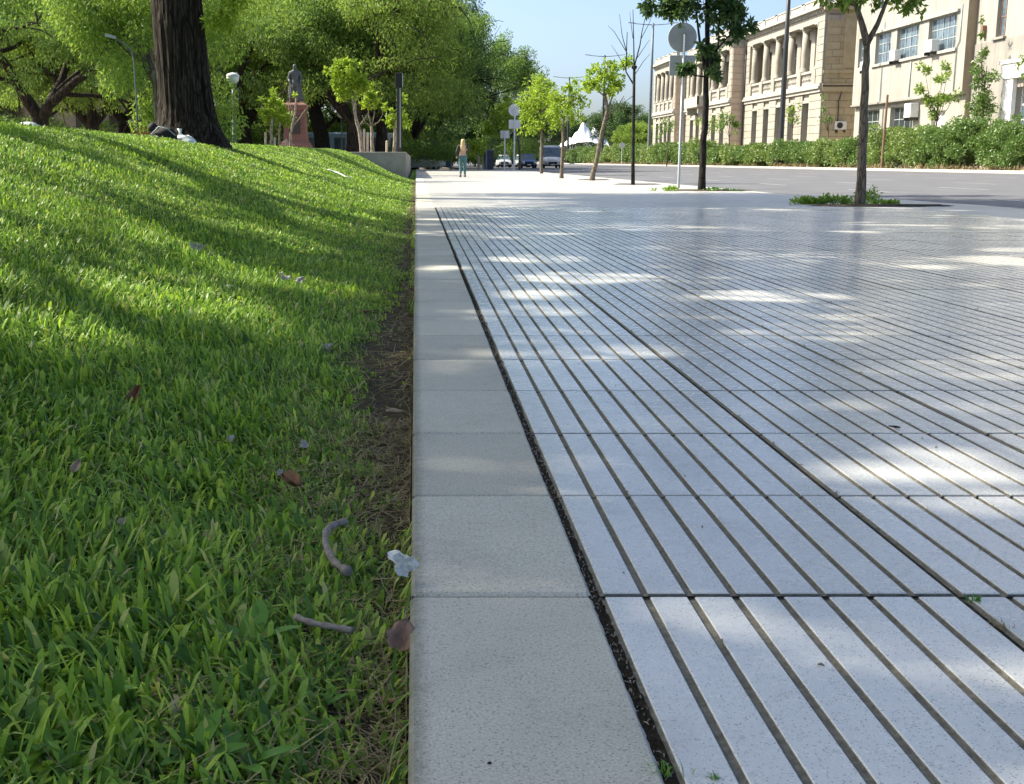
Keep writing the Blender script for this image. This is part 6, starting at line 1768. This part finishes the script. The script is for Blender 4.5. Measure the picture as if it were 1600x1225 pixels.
# ---- tufts growing in the tile joints and tree pits
def tuft(label, loc, n_, h, w, spread, seed, group='weeds in the paving joints', mat=None):
    rg = np.random.default_rng(seed)
    x = rg.normal(0, spread, n_); y = rg.normal(0, spread*1.0, n_)
    V = blades(x, y, w*rg.uniform(.6,1.3,n_), h*rg.uniform(.5,1.3,n_), .7, rg, 2); V[:,:,2] -= Hn(x, y)[:,None]
    ii = np.arange(n_)[:,None]*5
    return tag(link('weed_tuft', np_mesh('weed_tuft', V.reshape(-1,3), [ii+np.array([[0,1,3,2]]), ii+np.array([[2,3,4]])], [mat or M['weed_leaf']]), loc=loc), label, 'weed', group)
tuft('tiny green tuft at a tile corner on the right', gp(1527, 938), 26, .016, .0022, .006, 1)
tuft('dry tuft in the wide joint right of the tile corner', gp(1566, 978), 40, .013, .0014, .010, 2, mat=M['straw'])
tuft('green grass tuft in the dark joint beside the kerb at the bottom', gp(1045, 1208), 14, .025, .002, .008, 3)
tuft('tiny tuft between two tiles at the bottom edge', gp(1120, 1216), 30, .012, .0016, .004, 4)
def mound(label, px, py, rx, rz_, n_, seed, mat):
    rg = np.random.default_rng(seed); b = gp(px, py, .0)
    k = 9; c = np.stack([rg.normal(0, rx*.55, k), rg.normal(0, rx*.35, k), rg.uniform(.1, .55, k)*rz_], -1)
    me = leaf_mesh('pit_weeds', c, np.stack([rg.uniform(.3,.5,k)*rx, rg.uniform(.3,.5,k)*rx, rg.uniform(.3,.5,k)*rz_], -1), n_//k, .055, .032, mat, rg, -.5, .2)
    tag(link('pit_weeds', me, None, b), label, 'weed', 'weeds in the tree pits', 'stuff')
M['weed_bright'] = leaf_mat('weed_bright', [(0,(.14,.28,.03)), (1,(.32,.46,.06))], trans=.45)
mound('bright weeds at the left end of the nearest tree pit', 1258, 319, .26, .13, 420, 1, M['weed_bright'])
mound('bright weeds left of the nearest street tree', 1284, 319, .22, .17, 420, 2, M['weed_bright'])
mound('weeds touching the nearest street tree on its left', 1322, 319, .16, .14, 260, 3, M['weed_bright'])
mound('tall weeds touching the nearest street tree on its right', 1358, 319, .18, .30, 420, 4, M['weed_bright'])
mound('low weeds at the right end of the nearest tree pit', 1388, 320, .24, .09, 260, 5, M['weed_bright'])
mound('weeds at the left end of the dark leaved tree pit', 1040, 298.5, .22, .14, 260, 6, M['weed_bright'])
mound('dark weeds at the foot of the dark leaved tree', 1118, 298, .5, .07, 320, 7, M['weed_leaf'])
# soil in the tree pits
for i, (x, y, rx, ry) in enumerate([(7.55, 19.9, 1.15, .42), (7.2, 30.2, 1.0, .5), (6.8, 38.0, .7, .5), (6.75, 47, .6, .5)]):
    mb = MB(); n_ = 28
    rim = [(x+rx*math.cos(2*math.pi*k/n_)*(1+.12*math.sin(k*2.3+i)), y+ry*math.sin(2*math.pi*k/n_)*(1+.12*math.cos(k*1.7)), .002) for k in range(n_)]
    inn = [(x+.8*rx*math.cos(2*math.pi*k/n_), y+.8*ry*math.sin(2*math.pi*k/n_), .02+.012*math.sin(k*3.1)) for k in range(n_)]
    mb.loft([rim, inn]); tag(mb.build('tree_pit', M['soil'], smooth=True), kind='structure')
# crumbs and twigs on the tiles
rr = random.Random(8)
mb = MB()
for k in range(150):
    y = rr.uniform(1.4, 14); x = rr.uniform(.35, min(7, .5*y+.4)); a = rr.uniform(0, 3.14); L_ = rr.uniform(.004, .014); s_ = rr.uniform(.0012, .0026)
    if rr.random() < .5: x = TX0 + TP*round((x-TX0)/TP)
    dx, dy = math.cos(a)*L_/2, math.sin(a)*L_/2
    mb.tube([(x-dx,y-dy,.001),(x,y,.003),(x+dx,y+dy,.001)], [s_*.5,s_,s_*.5], 5)
tag(mb.build('leaf_crumbs', M['stick']), 'small brown leaf crumbs scattered over the tiles', 'debris', kind='stuff')
b = gp(1400, 669); mb = MB(); mb.tube([(-.012,.02,.002),(0,0,.004),(.010,-.004,.003)], [.0015,.0035,.002], 6)
tag(mb.build('twig', M['bark_black'], loc=b), 'short black twig on the sunny tiles at right', 'twig')
